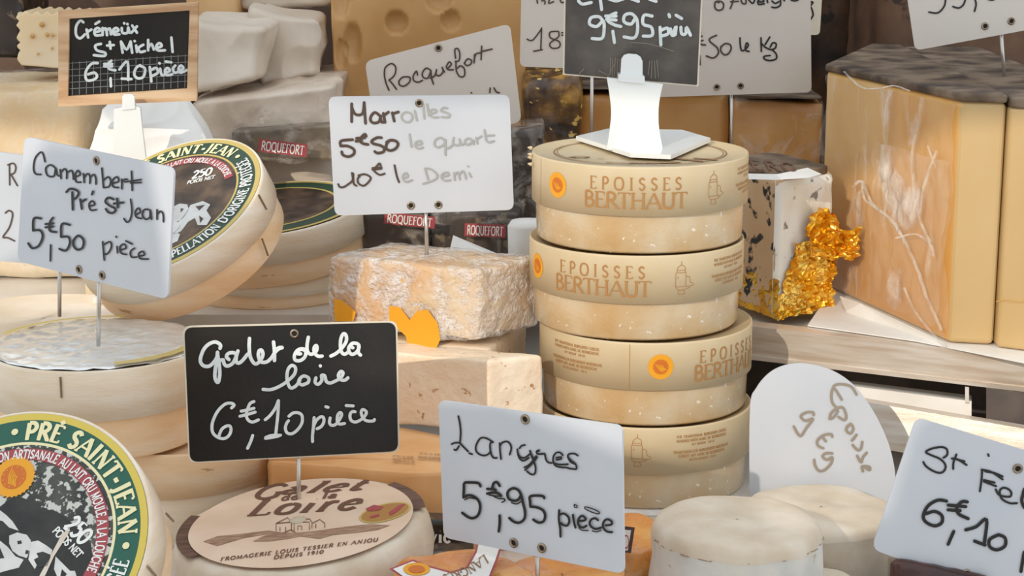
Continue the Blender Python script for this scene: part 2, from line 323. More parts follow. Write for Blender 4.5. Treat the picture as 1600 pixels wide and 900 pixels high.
def disc2d(cx, cy, rx, ry=None, seg=28, r0=0, a0=0, a1=2 * math.pi):
    ry = ry or rx
    if r0 == 0 and a1 - a0 > 6.28:
        # radial grid so that it can follow a curved surface
        V = [(cx, cy)]; Fc = []
        for j in range(1, 4):
            for k in range(seg): a = 2 * math.pi * k / seg; V.append((cx + rx * j / 3 * math.cos(a), cy + ry * j / 3 * math.sin(a)))
        for k in range(seg): Fc.append((0, 1 + k, 1 + (k + 1) % seg))
        for j in range(2):
            for k in range(seg): a, b = 1 + j * seg + k, 1 + j * seg + (k + 1) % seg; Fc.append((a, a + seg, b + seg, b))
        return V, Fc
    V, Fc = [], []
    for k in range(seg + 1):
        a = a0 + (a1 - a0) * k / seg; V += [(cx + rx * r0 * math.cos(a), cy + ry * r0 * math.sin(a)), (cx + rx * math.cos(a), cy + ry * math.sin(a))]
    for k in range(seg): Fc.append((2 * k, 2 * k + 1, 2 * k + 3, 2 * k + 2))
    return V, Fc
def star2d(cx, cy, r1, r2, n): # toothed disc
    V = [(cx, cy)]; Fc = []
    for k in range(2 * n): a = math.pi * k / n; r = r1 if k % 2 else r2; V.append((cx + r * math.cos(a), cy + r * math.sin(a)))
    for k in range(2 * n): Fc.append((0, 1 + k, 1 + (k + 1) % (2 * n)))
    return V, Fc
def poly2d(s):
    pts = [tuple(float(v) for v in q.split(',')) for q in s.split()]; return pts, [tuple(range(len(pts)))]

# ================================================================== STRUCTURE
def struct(name, V, Fc, mat, smooth_=False):
    o = mk(name, V, Fc, mat, None, smooth_); o['kind'] = 'structure'; return o
def box(x0, x1, y0, y1, z0, z1):
    return hexa([(x0, y0, z1), (x1, y0, z1), (x1, y0, z0), (x0, y0, z0), (x0, y1, z1), (x1, y1, z1), (x1, y1, z0), (x0, y1, z0)])
struct('floor', *box(-.9, .9, .3, 1.7, -.03, 0), M['steellight'])
struct('wall_back', *box(-.9, .9, 1.6, 1.63, -.03, .75), M['darkwall'])
SH = .066
struct('shelf', *box(-.9, .0, 1.075, 1.6, SH - .012, SH), M['steellight'])
# right shelf with its slanting steel rail
ra = P(1175, 510, 1.05); RD = Vector((.132, -.065, 0)).normalized(); RN = Vector((-RD.y, RD.x, 0))  # RN points back
def RP(a, b, z): q = ra + RD * a + RN * b; return Vector((q.x, q.y, z))
def rbox(a0, a1, b0, b1, z0, z1): return hexa([RP(a0, b0, z1), RP(a1, b0, z1), RP(a1, b0, z0), RP(a0, b0, z0), RP(a0, b1, z1), RP(a1, b1, z1), RP(a1, b1, z0), RP(a0, b1, z0)])
struct('shelf', *rbox(-.10, .55, .008, .62, SH - .010, SH), M['steellight'])
ZR = .0722
t = thing('shelf_rail', 'brushed steel rail running along the front edge of the right hand shelf', 'rail', RP(-.02, 0, ZR))
mk('rail_face', *rbox(-.02, .5, 0, .004, ZR - .0165, ZR), M['steel'], t)
mk('rail_lip', *rbox(-.02, .5, .004, .012, ZR - .0030, ZR), M['steel'], t)
mk('rail_flange', *rbox(-.02, .5, -.0012, 0, ZR - .0185, ZR - .0160), M['steel'], t)
t = thing('steel_channel', 'pale steel runner in the dark gap below the right hand rail', 'runner', P(1440, 630, 1.0))
mk('runner_plate', *hexa([P(1290, 598, 1.02), P(1518, 627, .985), P(1518, 651, .985), P(1290, 618, 1.02), P(1290, 590, 1.06), P(1518, 618, 1.03), P(1518, 640, 1.03), P(1290, 608, 1.06)]), M['steellight'], t)
mk('runner_clip', *hexa([P(1508, 604, .99), P(1514, 605, .99), P(1514, 630, .984), P(1508, 629, .984), P(1508, 604, 1.0), P(1514, 605, 1.0), P(1514, 630, .99), P(1508, 629, .99)]), M['steel'], t)
o = mk('steel_ledge', *hexa([P(1340, 626, .965), P(1720, 690, .925), P(1720, 760, .925), P(1340, 695, .965), P(1340, 620, .98), P(1720, 684, .94), P(1720, 750, .94), P(1340, 690, .98)]), M['steel'])
o['label'] = 'lower steel ledge behind the tilted white sign at the right edge'; o['category'] = 'ledge'
o = mk('dark_housing', *hexa([P(1541, 607, .985), P(1720, 628, .965), P(1720, 690, .965), P(1541, 655, .985), P(1541, 600, 1.06), P(1720, 621, 1.04), P(1720, 685, 1.04), P(1541, 648, 1.06)]), M['darkpart'])
o['label'] = 'dark square housing under the rail at the right edge'; o['category'] = 'housing'
struct('trim_1', *rbox(-.10, .55, .10, .11, 0, SH - .011), M['darkpart'])
# boards added out of view, edges cut to cast the wanted shade on the stall
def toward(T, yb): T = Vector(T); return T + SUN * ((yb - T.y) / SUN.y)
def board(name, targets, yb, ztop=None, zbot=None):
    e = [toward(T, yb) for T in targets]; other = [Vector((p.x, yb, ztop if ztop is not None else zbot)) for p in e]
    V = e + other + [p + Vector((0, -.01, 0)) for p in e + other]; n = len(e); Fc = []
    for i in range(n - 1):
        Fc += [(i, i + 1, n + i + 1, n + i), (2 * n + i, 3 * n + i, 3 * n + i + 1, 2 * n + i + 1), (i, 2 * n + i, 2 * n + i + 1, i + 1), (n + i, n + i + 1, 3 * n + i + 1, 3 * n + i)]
    return struct(name, V, Fc, M['blocker'])
board('upper_shade_board', [P(-600, 70, 1.05), P(200, 95, 1.05), P(560, 150, .99), P(900, 130, .97), P(1290, 285, 1.13), P(1600, 195, 1.0), P(2300, 120, 1.0)], -.55, ztop=1.7)
board('lower_shade_board', [P(-600, 480, .86), P(30, 200, .87), P(60, 210, .87), P(262, 240, .87), P(285, 455, .87), P(300, 535, .87), P(620, 600, .87), P(700, 625, .80), P(1000, 700, .92), P(1170, 775, .84), P(1300, 850, .85), P(1385, 800, .80), P(1436, 662, .80), P(1470, 645, .80), P(1520, 640, .8), P(2300, 800, .8)], -.35, zbot=-.4)

# ================================================================== BACKGROUND CHEESES
def block(name, label, cat, c, mat, n=14, r=.12, amp=.002, freq=40, seed=0, group=None, film_=None, fn=None, ridge=0):
    base = sum((Vector(x) for x in (c[2], c[3], c[6], c[7])), Vector()) / 4
    t = thing(name, label, cat, base, group)
    body = mk('body', *rblock(c, n, r, amp, freq, seed, fn=fn, ridge=ridge), mat, t, True)
    if film_: mk('film_wrap', *rblock(c, 26, r, .0035, 55, seed + 9, off=.0022), film_, t, True, label='clear crinkled film')
    return t
def fbox(tl, tr, br, bl, D, dy, dz=0, Dbot=None):
    """front face by pixels at depth D (list or number), pushed back by dy"""
    Ds = D if isinstance(D, (list, tuple)) else [D] * 4
    f = [P(*q, d) for q, d in zip((tl, tr, br, bl), Ds)]
    return f + [v + Vector((0, dy, dz)) for v in f]
def upright(pts, z0, z1, dback):
    """vertical walled block: pts = near points (px, D) left..corner..right -> two faced prism handled as hexa from 4 plan points"""
    return [Vector((p.x, p.y, z1)) for p in pts] + [Vector((p.x, p.y, z0)) for p in pts]
def prism(plan, z0, z1):
    """plan: 4 world (x,y) front-left, front-right, back-right, back-left"""
    a, b, c, d = [Vector((q[0], q[1], 0)) for q in plan]
    T = Vector((0, 0, z1)); B = Vector((0, 0, z0))
    return [a + T, b + T, b + B, a + B, d + T, c + T, c + B, d + B]
def xy(px, D, py=450): p = P(px, py, D); return (p.x, p.y)
def wallf(tl, tr, D, z0, dy, py=None):
    a, b = P(*tl, D), P(*tr, D)
    A, B = Vector((a.x, a.y, z0)), Vector((b.x, b.y, z0)); k = Vector((0, dy, 0))
    return [a, b, B, A, a + k, b + k, B + k, A + k]

block('wrapped_cheese', 'large pale yellow cheese block in film at the left edge behind the white signs', 'cheese', wallf((-120, 148), (118, 142), 1.17, SH, .13), M['paleyel'], seed=1, film_=M['film'], r=.1)
def wavy(p, q):
    if q[0] < -.99 or q[2] > .99: p = p + Vector((.0011 * math.sin(p.z * 1000 + 3 * noise.noise(p * 90)), 0, .0011 * math.sin(p.x * 950 + 3 * noise.noise(p * 90))))
    return p
t = block('crinkle_cut_cheese', 'small pale yellow cheese slab with serrated edges beside the framed chalkboard', 'cheese', fbox((27, 20), (150, 22), (150, 112), (30, 102), 1.22, .04), M['paleyel'], n=40, r=.05, amp=.0008, seed=2, fn=wavy)
_tc = t
pits = []
for x, y, rr in ((66, 38, 4.5), (51, 56, 4), (74, 54, 3.5), (83, 55, 3), (60, 84, 2.5), (82, 75, 2.5)):
    c = P(x, y, 1.2185); pits.append(lathe(c + Vector((0, -.0006, 0)), Vector((0, 1, 0)), Vector((1, 0, 0)), [(rr * .0004, 0), (rr * .0003, .001), (.0001, .0015)], 12))
mk('pit', *merge(pits), M['emm'], t, True)['kind'] = 'stuff'
block('dark_packet', 'dark labelled packet in the top left corner', 'packet', fbox((-80, -30), (34, -30), (32, 92), (-80, 95), 1.30, .08), M['blackfoil'], seed=3, r=.05)
block('wooden_crate', 'brown crate board behind the serrated cheese at the top left', 'crate', fbox((-100, -60), (330, -60), (330, 165), (-100, 165), 1.42, .04), M['rindred'], seed=4, r=.03)
block('tan_cheese', 'tan cheese rind showing above the framed chalkboard', 'cheese', fbox((290, -60), (372, -60), (372, 36), (290, 42), 1.30, .06), M['emm'], seed=5, r=.15)
block('paper_parcel', 'white paper wrapped cheese at the top, its left end behind the framed chalkboard', 'parcel', fbox((290, 34), (418, 40), (404, 132), (285, 150), 1.2, .07), M['paperw'], n=44, r=.22, amp=.004, freq=14, ridge=.007, seed=6, group='paper wrapped cheeses')
block('paper_parcel', 'rounded white paper wrapped cheese against the holed cheese', 'parcel', fbox((392, 16), (492, 34), (496, 122), (402, 136), 1.25, .07), M['paperw'], n=44, r=.2, amp=.004, freq=14, ridge=.007, seed=7, group='paper wrapped cheeses')
block('paper_parcel', 'white paper wrapped cheese cut off by the top edge left of the holed cheese', 'parcel', fbox((376, -60), (520, -60), (515, 8), (370, 16), 1.32, .07), M['paperw'], n=30, r=.2, amp=.002, freq=24, ridge=.005, seed=8, group='paper wrapped cheeses')
block('film_parcel', 'cloudy film wrapped cheese lying under the two white paper parcels', 'parcel', [*(lambda q: q)(wallf((300, 160), (522, 130), 1.20, .145, .14))], M['tanwrap'], n=36, r=.2, amp=.002, freq=26, ridge=.004, seed=9, film_=M['film'])
block('film_parcel', 'low tan packed cheese under the cloudy film wrapped cheese', 'parcel', wallf((300, 240), (520, 235), 1.215, SH, .13), M['tanwrap'], n=10, r=.1, seed=10)

# holed cheese
holes = [(P(618, 38, 1.262), .0078, .006), (P(685, 0, 1.262), .009, .006), (P(703, 34, 1.262), .0068, .005), (P(548, 70, 1.262), .006, .006), (P(530, 88, 1.262), .0045, .005), (P(590, 135, 1.262), .006, .003), (P(530, 0, 1.262), .006, .005)]
def holefn(p, q):
    for c, r, d in holes:
        dd = Vector((p.x - c.x, 0, (p.z - c.z) * (1 if r > .0062 else .45))).length
        if q[1] < 0 and dd < r: p = p + Vector((0, d * math.sqrt(max(0, 1 - (dd / r) ** 2)), 0))
    return p
eb = wallf((515, -140), (822, -140), 1.26, SH, .10)
t = block('holed_cheese', 'tall amber holed cheese standing behind the two stacked white signs', 'cheese', eb, M['emm'], n=110, r=.04, amp=.0012, freq=25, seed=11, fn=holefn)
t = block('gold_wrapped_cheese', 'dark cheese in gold crinkled wrap left of the white sign stand', 'cheese', wallf((818, 128), (912, 112), 1.24, SH, .08), M['goldcrinkle'], n=22, r=.2, amp=.004, freq=50, seed=12)
block('dark_cheese', 'dark wrapped cheese between the Marroilles sign and the tub tower', 'cheese', wallf((796, 206), (850, 200), 1.17, SH, .03), M['blackfoil'], seed=13, film_=M['film'])
t = block('amber_cheese', 'amber cheese block behind the white sign stand', 'cheese', wallf((903, 148), (1142, 146), 1.26, SH, .10), M['yellowch'], seed=14, r=.06)
mk('rind', *rblock(wallf((902, 140), (1143, 138), 1.258, .175, .105), 10, .2, .001, 60, 4), M['rindgrey'], t, True)
t = block('amber_cheese', 'amber cheese block between the white sign pin and the big orange wedge', 'cheese', wallf((1148, 156), (1286, 162), 1.24, SH, .10), M['yellowch'], seed=15, r=.06, film_=M['film'])
mk('rind', *rblock(wallf((1147, 148), (1288, 156), 1.238, .171, .105), 10, .2, .001, 60, 4), M['rindgrey'], t, True)
block('dark_rind_cheese', 'dark brown rinded cheese beside the narrow cream card at the top right', 'cheese', wallf((1225, -60), (1368, -60), 1.44, SH, .12), M['rinddark'], n=20, r=.25, amp=.004, seed=16)
block('brown_rind_cheese', 'reddish brown pitted rind cheese behind the top right white sign', 'cheese', wallf((1376, -80), (1720, -80), 1.30, SH, .12), M['rindred'], n=20, r=.1, amp=.002, seed=17)

# dark foil half wheels with red labels
def redlabel(t, px, py, w_, h_, D, rot, s='ROQUEFORT'):
    o = P(px, py, D); n = Vector((0, -1, 0)); cr, sr = math.cos(rot), math.sin(rot)
    def mp(x, y): q = (px + x * cr - y * sr, py - x * sr - y * cr); return PP(*q, o, n) + Vector((0, -.0004, 0))
    V2, F2 = poly2d(f'{-w_},{-h_} {w_},{-h_} {w_},{h_} {-w_},{h_}')
    mk('paper_label', [mp(*p) for p in V2], F2, M['red'], t)
    v, f, tot = text2d(s, h_ * 1.35, 0, -h_ * .68, .17, .08, align='c')
    put2d('lettering', [(v, f)], lambda x, y: mp(x * 1.75 * w_ / tot, y) + Vector((0, -.0003, 0)), M['letterw'], t)
t = block('grey_foil_cheese', 'grey foil wrapped cheese half with red label above the second round wooden box', 'cheese', wallf((362, 206), (525, 196), 1.185, .140, .03), M['greyfoil'], n=24, r=.12, amp=.0015, seed=18, film_=M['film'])
redlabel(t, 442, 231, 38, 10, 1.175, -.12)
t = block('dark_foil_cheese', 'dark foil cheese half left of the pin holding the Marroilles sign', 'cheese', wallf((566, 330), (668, 330), 1.14, SH, .07), M['blackfoil'], n=20, r=.1, amp=.0015, seed=19, film_=M['film'], group='dark foil cheese halves')
redlabel(t, 640, 344, 40, 9, 1.131, -.10)
t = block('dark_foil_cheese', 'dark foil cheese half right of the pin holding the Marroilles sign', 'cheese', wallf((674, 332), (812, 332), 1.15, SH, .07), M['blackfoil'], n=20, r=.1, amp=.0015, seed=20, film_=M['film'], group='dark foil cheese halves')
redlabel(t, 758, 360, 32, 10, 1.141, -.05)
a = [P(700, 402, 1.085), P(708, 368, 1.10), P(775, 396, 1.10), P(778, 404, 1.085)]
o = mk('paper_scrap', *hexa([a[1], a[2], a[3], a[0], a[1] + Vector((0, .001, 0)), a[2] + Vector((0, .001, 0)), a[3] + Vector((0, .001, 0)), a[0] + Vector((0, .001, 0))]), M['paperws'])
o['label'] = 'folded white paper corner sticking up behind the film wrapped square cheese'; o['category'] = 'paper'
o = mk('white_tub', *lathe(Vector((P(826, 385, 1.09).x, 1.085, SH)), Vector((0, 0, 1)), Vector((1, 0, 0)), [(.0001, 0), (.011, 0), (.012, .05), (.010, .053), (.0001, .054)], 32, cap=False), M['paperws'], None, True)
o['label'] = 'small white tub in the gap between the square cheese and the tub tower'; o['category'] = 'tub'

# crumpled white paper behind the framed chalkboard's stand
block('crumpled_paper_parcel', 'crumpled bright white paper parcel around the framed chalkboard stand', 'parcel', [P(180, 160, 1.15), P(285, 166, 1.15), P(352, 260, 1.11), P(142, 255, 1.11), P(195, 157, 1.20), P(280, 160, 1.20), P(345, 250, 1.21), P(160, 240, 1.21)], M['paperws'], n=60, r=.08, amp=.004, freq=13, ridge=.014, seed=21)
block('wrapped_slab', 'pale packed slab carrying the crumpled white paper parcel', 'parcel', wallf((120, 300), (340, 300), 1.12, SH, .13), M['paleyel'], seed=22)

# ================================================================== ROUND WOODEN BOXES
def disc_frame(cx, cy, ratio, majang, D, dsign=1):
    """majang: image angle of the major axis (deg, up positive). returns o, n, e1 (major), e2"""
    o = P(cx, cy, D); v = ray(cx, cy).normalized()            # view dir at the centre
    r_ = Vector((1, 0, 0)); r_ = (r_ - v * r_.dot(v)).normalized(); u_ = r_.cross(v).normalized()
    a = math.radians(majang); e1 = r_ * math.cos(a) + u_ * math.sin(a); mi = -r_ * math.sin(a) + u_ * math.cos(a)
    tau = math.acos(ratio); n = (-v * math.cos(tau) + mi * math.sin(tau)).normalized()
    if n.z < 0 and dsign > 0: n = (-v * math.cos(tau) - mi * math.sin(tau)).normalized()
    return o, n, e1, n.cross(e1)
def cheese_box(name, label, o, n, e1, R, H, lidh, mat_lid=None, mat_body=None, group=None, staple=None, seed=0):
    base = o - n * H; t = thing(name, label, 'cheese box', base, group)
    mat_lid = mat_lid or M['wood']; mat_body = mat_body or M['wood2']
    wob = lambda p, a, rr, hh: p + n * (.0004 * math.sin(a * 3 + seed)) if hh < 0 else p
    mk('body', *lathe(o, n, e1, [(.0001, -H), (R * .955, -H), (R * .965, -H + .0008), (R * .965, -lidh + .001)], 96, cap=False), mat_body, t, True)
    mk('lid', *lathe(o, n, e1, [(R * .97, -lidh), (R, -lidh), (R, -.0012), (R * .992, 0), (R * .978, 0), (R * .97, -.0008), (.0001, -.0008)], 96, wob, cap=False), mat_lid, t, True)
    if staple is not None:
        e2 = n.cross(e1)
        for a, h, sl_ in staple:
            a = math.radians(a); d = e1 * math.cos(a) + e2 * math.sin(a); tn = n.cross(d)
            p = o + d * (R + .0004) - n * h
            mk('staple', *rod(p - n * .005 + tn * sl_, p + n * .005, .0005, 6), M['metal'], t)
    return t, n.cross(e1)
def up_frame(px, py, D): return P(px, py, D), Vector((0, 0, 1)), Vector((1, 0, 0))
# second box behind, lid facing up
o, n, e1, e2 = disc_frame(420, 325, .27, 8, 1.15)
t, e2 = cheese_box('round_cheese_box', 'round wooden cheese box with dark oval label, half hidden behind the Marroilles sign', o, n, e1, .0577, .032, .018, seed=1)
dm = lambda o, n, e1, e2, R, h: (lambda x, y: o + e1 * (x * R) + e2 * (y * R) + n * h)
for nm, r1, r0, mt, h in (('label_rim', .97, .92, 'gold', .0002), ('label_band', .92, .74, 'dgreen', .0002), ('label_ring', .74, .71, 'gold', .0003)):
    v, f = disc2d(0, 0, r1, r1, 80, r0 / r1, 0, 2 * math.pi * .99999); put2d(nm, [(v, f)], dm(o, n, e1, e2, .0565, h), M[mt], t)
put2d('label_picture', [disc2d(0, 0, .71, .71, 48)], dm(o, n, e1, e2, .0565, .0002), M['cowpic2'], t)
o, n, e1 = Vector((o.x, o.y + .008, .0840)), Vector((0, 0, 1)), Vector((1, 0, 0))
cheese_box('round_cheese_box', 'round wooden box under the one with the dark oval label', o, n, e1, .0565, .0840 - SH, .010, seed=2)
# box behind the foil topped one
p = P(70, 487, 1.035); o = Vector((p.x, p.y, .081))
cheese_box('round_cheese_box', 'plain pale round box behind the silver foil topped one at the left edge', o, Vector((0, 0, 1)), Vector((1, 0, 0)), .056, .081, .03, seed=3)
# stack: lower box then foil topped box
p = P(280, 671, .955); o = Vector((p.x, p.y, .0465))
cheese_box('round_cheese_box', 'stapled round wooden box at the bottom of the left stack beside the printed white cheese', o, Vector((0, 0, 1)), Vector((1, 0, 0)), .0488, .0465, .022, M['wood2'], M['wood'], staple=[(-62, .034, .0005)], seed=4)
p = P(152, 535, .93); o = Vector((p.x, p.y, .0920)); R = .0512
t, e2 = cheese_box('round_cheese_box', 'round wooden box with crinkled silver foil top under the long pinned white sign', o, Vector((0, 0, 1)), Vector((1, 0, 0)), R, .0440, .0245, staple=[(-97, .0075, .0)], seed=5)
def crink(p, a, rr, hh): return p + Vector((0, 0, .0009 * noise.noise(p * 160) + .0006 * noise.noise(p * 420 + Vector((3, 1, 4)))))
mk('foil_sheet', *lathe(o + Vector((0, 0, .0012)), Vector((0, 0, 1)), Vector((1, 0, 0)), [(R * .985, -.0006)] + [(R * .97 * (1 - i / 22), 0) for i in range(22)] + [(.0002, 0)], 90, crink, cap=False), M['silver'], t, True, label='silver foil')
v, f = disc2d(0, 0, 1, 1, 40, .955, 1.5, 2.9); put2d('gold_edge', [(v, f)], dm(o, Vector((0, 0, 1)), Vector((1, 0, 0)), Vector((0, 1, 0)), R * .985, .0024), M['yellow'], t)
v, f = disc2d(0, 0, 1, 1, 40, .90, -1.2, .1)
put2d('printed_edge', [(v, f)], dm(o, Vector((0, 0, 1)), Vector((1, 0, 0)), Vector((0, 1, 0)), R * .985, .0024), M['gold'], t)

def polar(o, n, e1, e2, R, h):
    """x = clockwise angle from the label's own up axis e2 (radians), y = radius (units of R)"""
    return lambda a, r: o + (e1 * math.sin(a) + e2 * math.cos(a)) * (r * R) + n * h
def arc_text(s, size, r, a_start, rev=False, **k):
    V2, F2, tot = text2d(s, size, 0, 0, **k); out = []
    for x, y in V2:
        if not rev: out.append((a_start + x / r, r + y))
        else: out.append((a_start - x / r, r + size - y))
    return out, F2, tot / r
def camembert_label(t, o, n, e1, e2, R, dot, rim='yellow', band='green', pic='cowpic', dark='cowdark', cows_=True):
    q = PP(*dot, o, n) - o; HALF = 1.53 / 2 + .10
    a = math.atan2(q.dot(e1), q.dot(e2)) - HALF; E2 = e2 * math.cos(a) + e1 * math.sin(a); E1 = E2.cross(n)
    L = lambda h: (lambda x, y: o + E1 * (x * R) + E2 * (y * R) + n * h)
    for nm, r1, r0, mt, h in (('label_rim', .975, .925, rim, .0001), ('label_band', .925, .755, band, .0001), ('label_ring', .755, .735, 'letter' if rim == 'yellow' else 'gold', .0001)):
        put2d(nm, [disc2d(0, 0, r1, r1, 96, r0 / r1, 0, 2 * math.pi * .99999)], L(h), M[mt], t)
    put2d('label_picture', [disc2d(0, 0, .735, .735, 64)], L(.0001), M[pic], t)
    # darker lower part of the printed picture, cows, milk pail
    if cows_: put2d('picture_field', [poly2d('-.70,-.05 -.5,.08 -.2,.18 .05,.12 .18,.0 .35,-.1 .52,-.16 .6,-.3 .5,-.5 .3,-.66 0,-.72 -.4,-.6 -.62,-.35')], L(.0002), M[dark], t)
    if cows_:
     cows = ['-.35,.13 -.2,.12 -.05,.02 .08,-.06 .17,-.02 .26,-.06 .3,-.16 .27,-.27 .18,-.32 .08,-.2 -.05,-.12 -.12,-.25 -.25,-.3 -.36,-.2',
     '.3,-.08 .42,-.06 .52,-.14 .5,-.22 .58,-.35 .56,-.45 .46,-.42 .4,-.3 .34,-.34 .3,-.46 .22,-.5 .2,-.38 .26,-.24',
     '.1,-.42 .2,-.44 .3,-.5 .3,-.6 .15,-.66 .0,-.64 -.05,-.52']
     put2d('picture_cow', [poly2d(c) for c in cows], L(.0003), M['cowwhite'], t)
     spots = ['-.28,.09 -.12,.06 -.06,-.02 -.2,-.1 -.3,-.02', '.09,-.09 .13,-.08 .12,-.14', '.2,-.1 .24,-.12 .22,-.17', '.36,-.12 .46,-.13 .42,-.2', '.44,-.28 .5,-.34 .48,-.4', '.14,-.5 .22,-.52 .2,-.58']
     put2d('picture_marking', [poly2d(c) for c in spots], L(.0004), M[dark], t)
    put2d('red_ribbon', [disc2d(0, 0, .705, .705, 60, .62 / .705, math.radians(20), math.radians(178))], L(.0003), M['red'], t)
    pf = polar(o, n, E1, E2, R, .0004)
    parts = []
    v, f, w_ = arc_text('•PRÉ SAINT-JEAN•'.replace('•', ''), .125, .775, 0, T=.24, t=.12, sp=.13); kk = 1.53 / w_; w_ = 1.53; parts.append(([(x * kk - w_ / 2, y) for x, y in v], f)); half = w_ / 2 + .01
    for sg in (-1, 1): parts.append(([(sg * (half + .09) + math.cos(q) * .025 / .83, .84 + math.sin(q) * .025) for q in [i * .5236 for i in range(12)]], [tuple(range(12))]))
    put2d('title_lettering', parts, pf, M['letter'], t)
    v, f, w_ = arc_text("APPELLATION D'ORIGINE PROTÉGÉE", .105, .785, 0, rev=True, T=.2, t=.1, sp=.1); kk = 1.95 / w_; put2d('origin_lettering', [([(HALF + .12 + 1.95 + x * kk, y) for x, y in v], f)], pf, M['letterw'], t)
    v, f, w_ = arc_text('FABRICATION ARTISANALE AU LAIT CRU MOULE A LA LOUCHE', .062, .63, 0, serif=False, T=.19, sp=.1)
    k = math.radians(150) / w_; put2d('ribbon_lettering', [([(math.radians(-84) + x * k, y) for x, y in v], f)], polar(o, n, E1, E2, R, .00045), M['letterw'], t)
    cr, sr = 1, 0
    def wl(x, y): return L(.00045)(.20 + x * cr - y * sr, .34 + x * sr + y * cr)
    v1, f1, _ = text2d('250', .115, 0, 0, .2, .08, .04); v2, f2, _ = text2d('POIDS NET', .05, -.03, -.075, .2, .12, .06, serif=False)
    put2d('weight_lettering', [(v1, f1), (v2, f2)], wl, M['letterw'], t)
    return L, E1, E2
# tilted box
o, n, e1, e2 = disc_frame(257, 322, .505, 29.5, 1.0)
t, e2 = cheese_box('round_cheese_box', 'tilted round wooden box with green and gold label leaning behind the pinned white sign', o, n, e1, .0555, .0325, .0175, M['wood'], M['wood2'], staple=[(-38, .006, .0), (-52, .024, -.002)], seed=6)
if (e2.z < 0): pass
camembert_label(t, o, n, e1, e2, .0555, (366, 249), 'gold', 'dgreen', 'cowpic2', 'cowpic2')
put2d('milk_pail', [disc2d(-.1, -.42, .14, .10, 24)], dm(o, n, e1, e2, .0555, .0005), M['cowwhite'], t)
# front box, bottom left
o, n, e1, e2 = disc_frame(12, 850, .84, 45, .745)
R = .0578
t, e2 = cheese_box('round_cheese_box', 'large round wooden box with bright green and yellow cow label in the bottom left corner', o, n, e1, R, .033, .018, M['wood'], M['wood2'], staple=[(-58, .007, .0), (-28, .026, .001)], seed=7)
L, E1, E2 = camembert_label(t, o, n, e1, e2, R, (189, 853), 'yellow', 'green', 'cowpic', 'cowdark', cows_=False)
zp = lambda h: (lambda x, y: PP(x / 4, 675 + y / 4, o, n) + n * h)
put2d('picture_field', [poly2d('-320,300 0,470 90,400 200,430 270,480 360,500 440,560 520,640 570,700 580,780 520,900 430,1040 200,1150 -100,1150 -420,950 -520,600')], zp(.0003), M['cowdark'], t)
put2d('picture_cow', [poly2d(c) for c in ('0,490 40,520 80,560 120,620 60,600 20,560 -60,540 -120,500 -60,470', '60,650 110,630 170,645 195,680 190,740 170,790 120,775 80,745 60,700', '-60,690 0,680 50,720 100,780 150,800 120,850 40,870 -60,900', '195,690 240,680 290,710 330,740 320,770 270,750 230,760 250,800 220,860 180,800 190,740', '350,780 400,830 440,870 470,870 480,900 430,960 370,930 340,860')], zp(.0004), M['cowwhite'], t)
put2d('picture_pole', [poly2d('250,900 300,810 390,640 440,600 430,640 340,780 290,890 250,960')], zp(.0005), M['tanwrap'], t)
put2d('picture_marking', [poly2d(c) for c in ('110,685 135,680 140,700 115,705', '165,740 185,745 180,765 160,765', '215,800 270,770 320,780 300,840 240,850', '-40,700 0,720 30,790 -40,800', '390,860 420,890 400,920 380,900')], zp(.0005), M['cowdark'], t)
FRONT = (o, n, e1, e2, R, t)
def seal(t, mp, cx, cy, r, zoff, teeth=28, big=False):
    put2d('seal', [star2d(cx, cy, r, r * .93, teeth)], mp(zoff), M['seal'], t)
    put2d('seal_core', [disc2d(cx, cy, r * .58)], mp(zoff + .0001), M['sealr'], t)
    rays = []
    for k in range(5):
        V2, F2 = [], []; ribbon(smooth([(cx - r * .38 + k * r * .12, cy + r * .2 - k * r * .02), (cx - r * .2 + k * r * .11, cy - r * .1), (cx + r * .1 + k * r * .08, cy - r * (.36 - .04 * k))]), r * .06, V2, F2); rays.append((V2, F2))
    for k in range(12):
        a = k * math.pi / 6; rays.append(disc2d(cx + r * .49 * math.cos(a), cy + r * .49 * math.sin(a), r * .035, seg=6))
    put2d('seal_rays', rays, mp(zoff + .0002), M['seal'], t)
Lf = lambda h: (lambda x, y: FRONT[0] + E1 * (x * R) + E2 * (y * R) + n * h)
# seal sits at pixel (22, 746): solve its label coordinates
q = PP(22, 746, o, n) - o; seal(t, Lf, q.dot(E1) / R, q.dot(E2) / R, .155, .0004, 30)

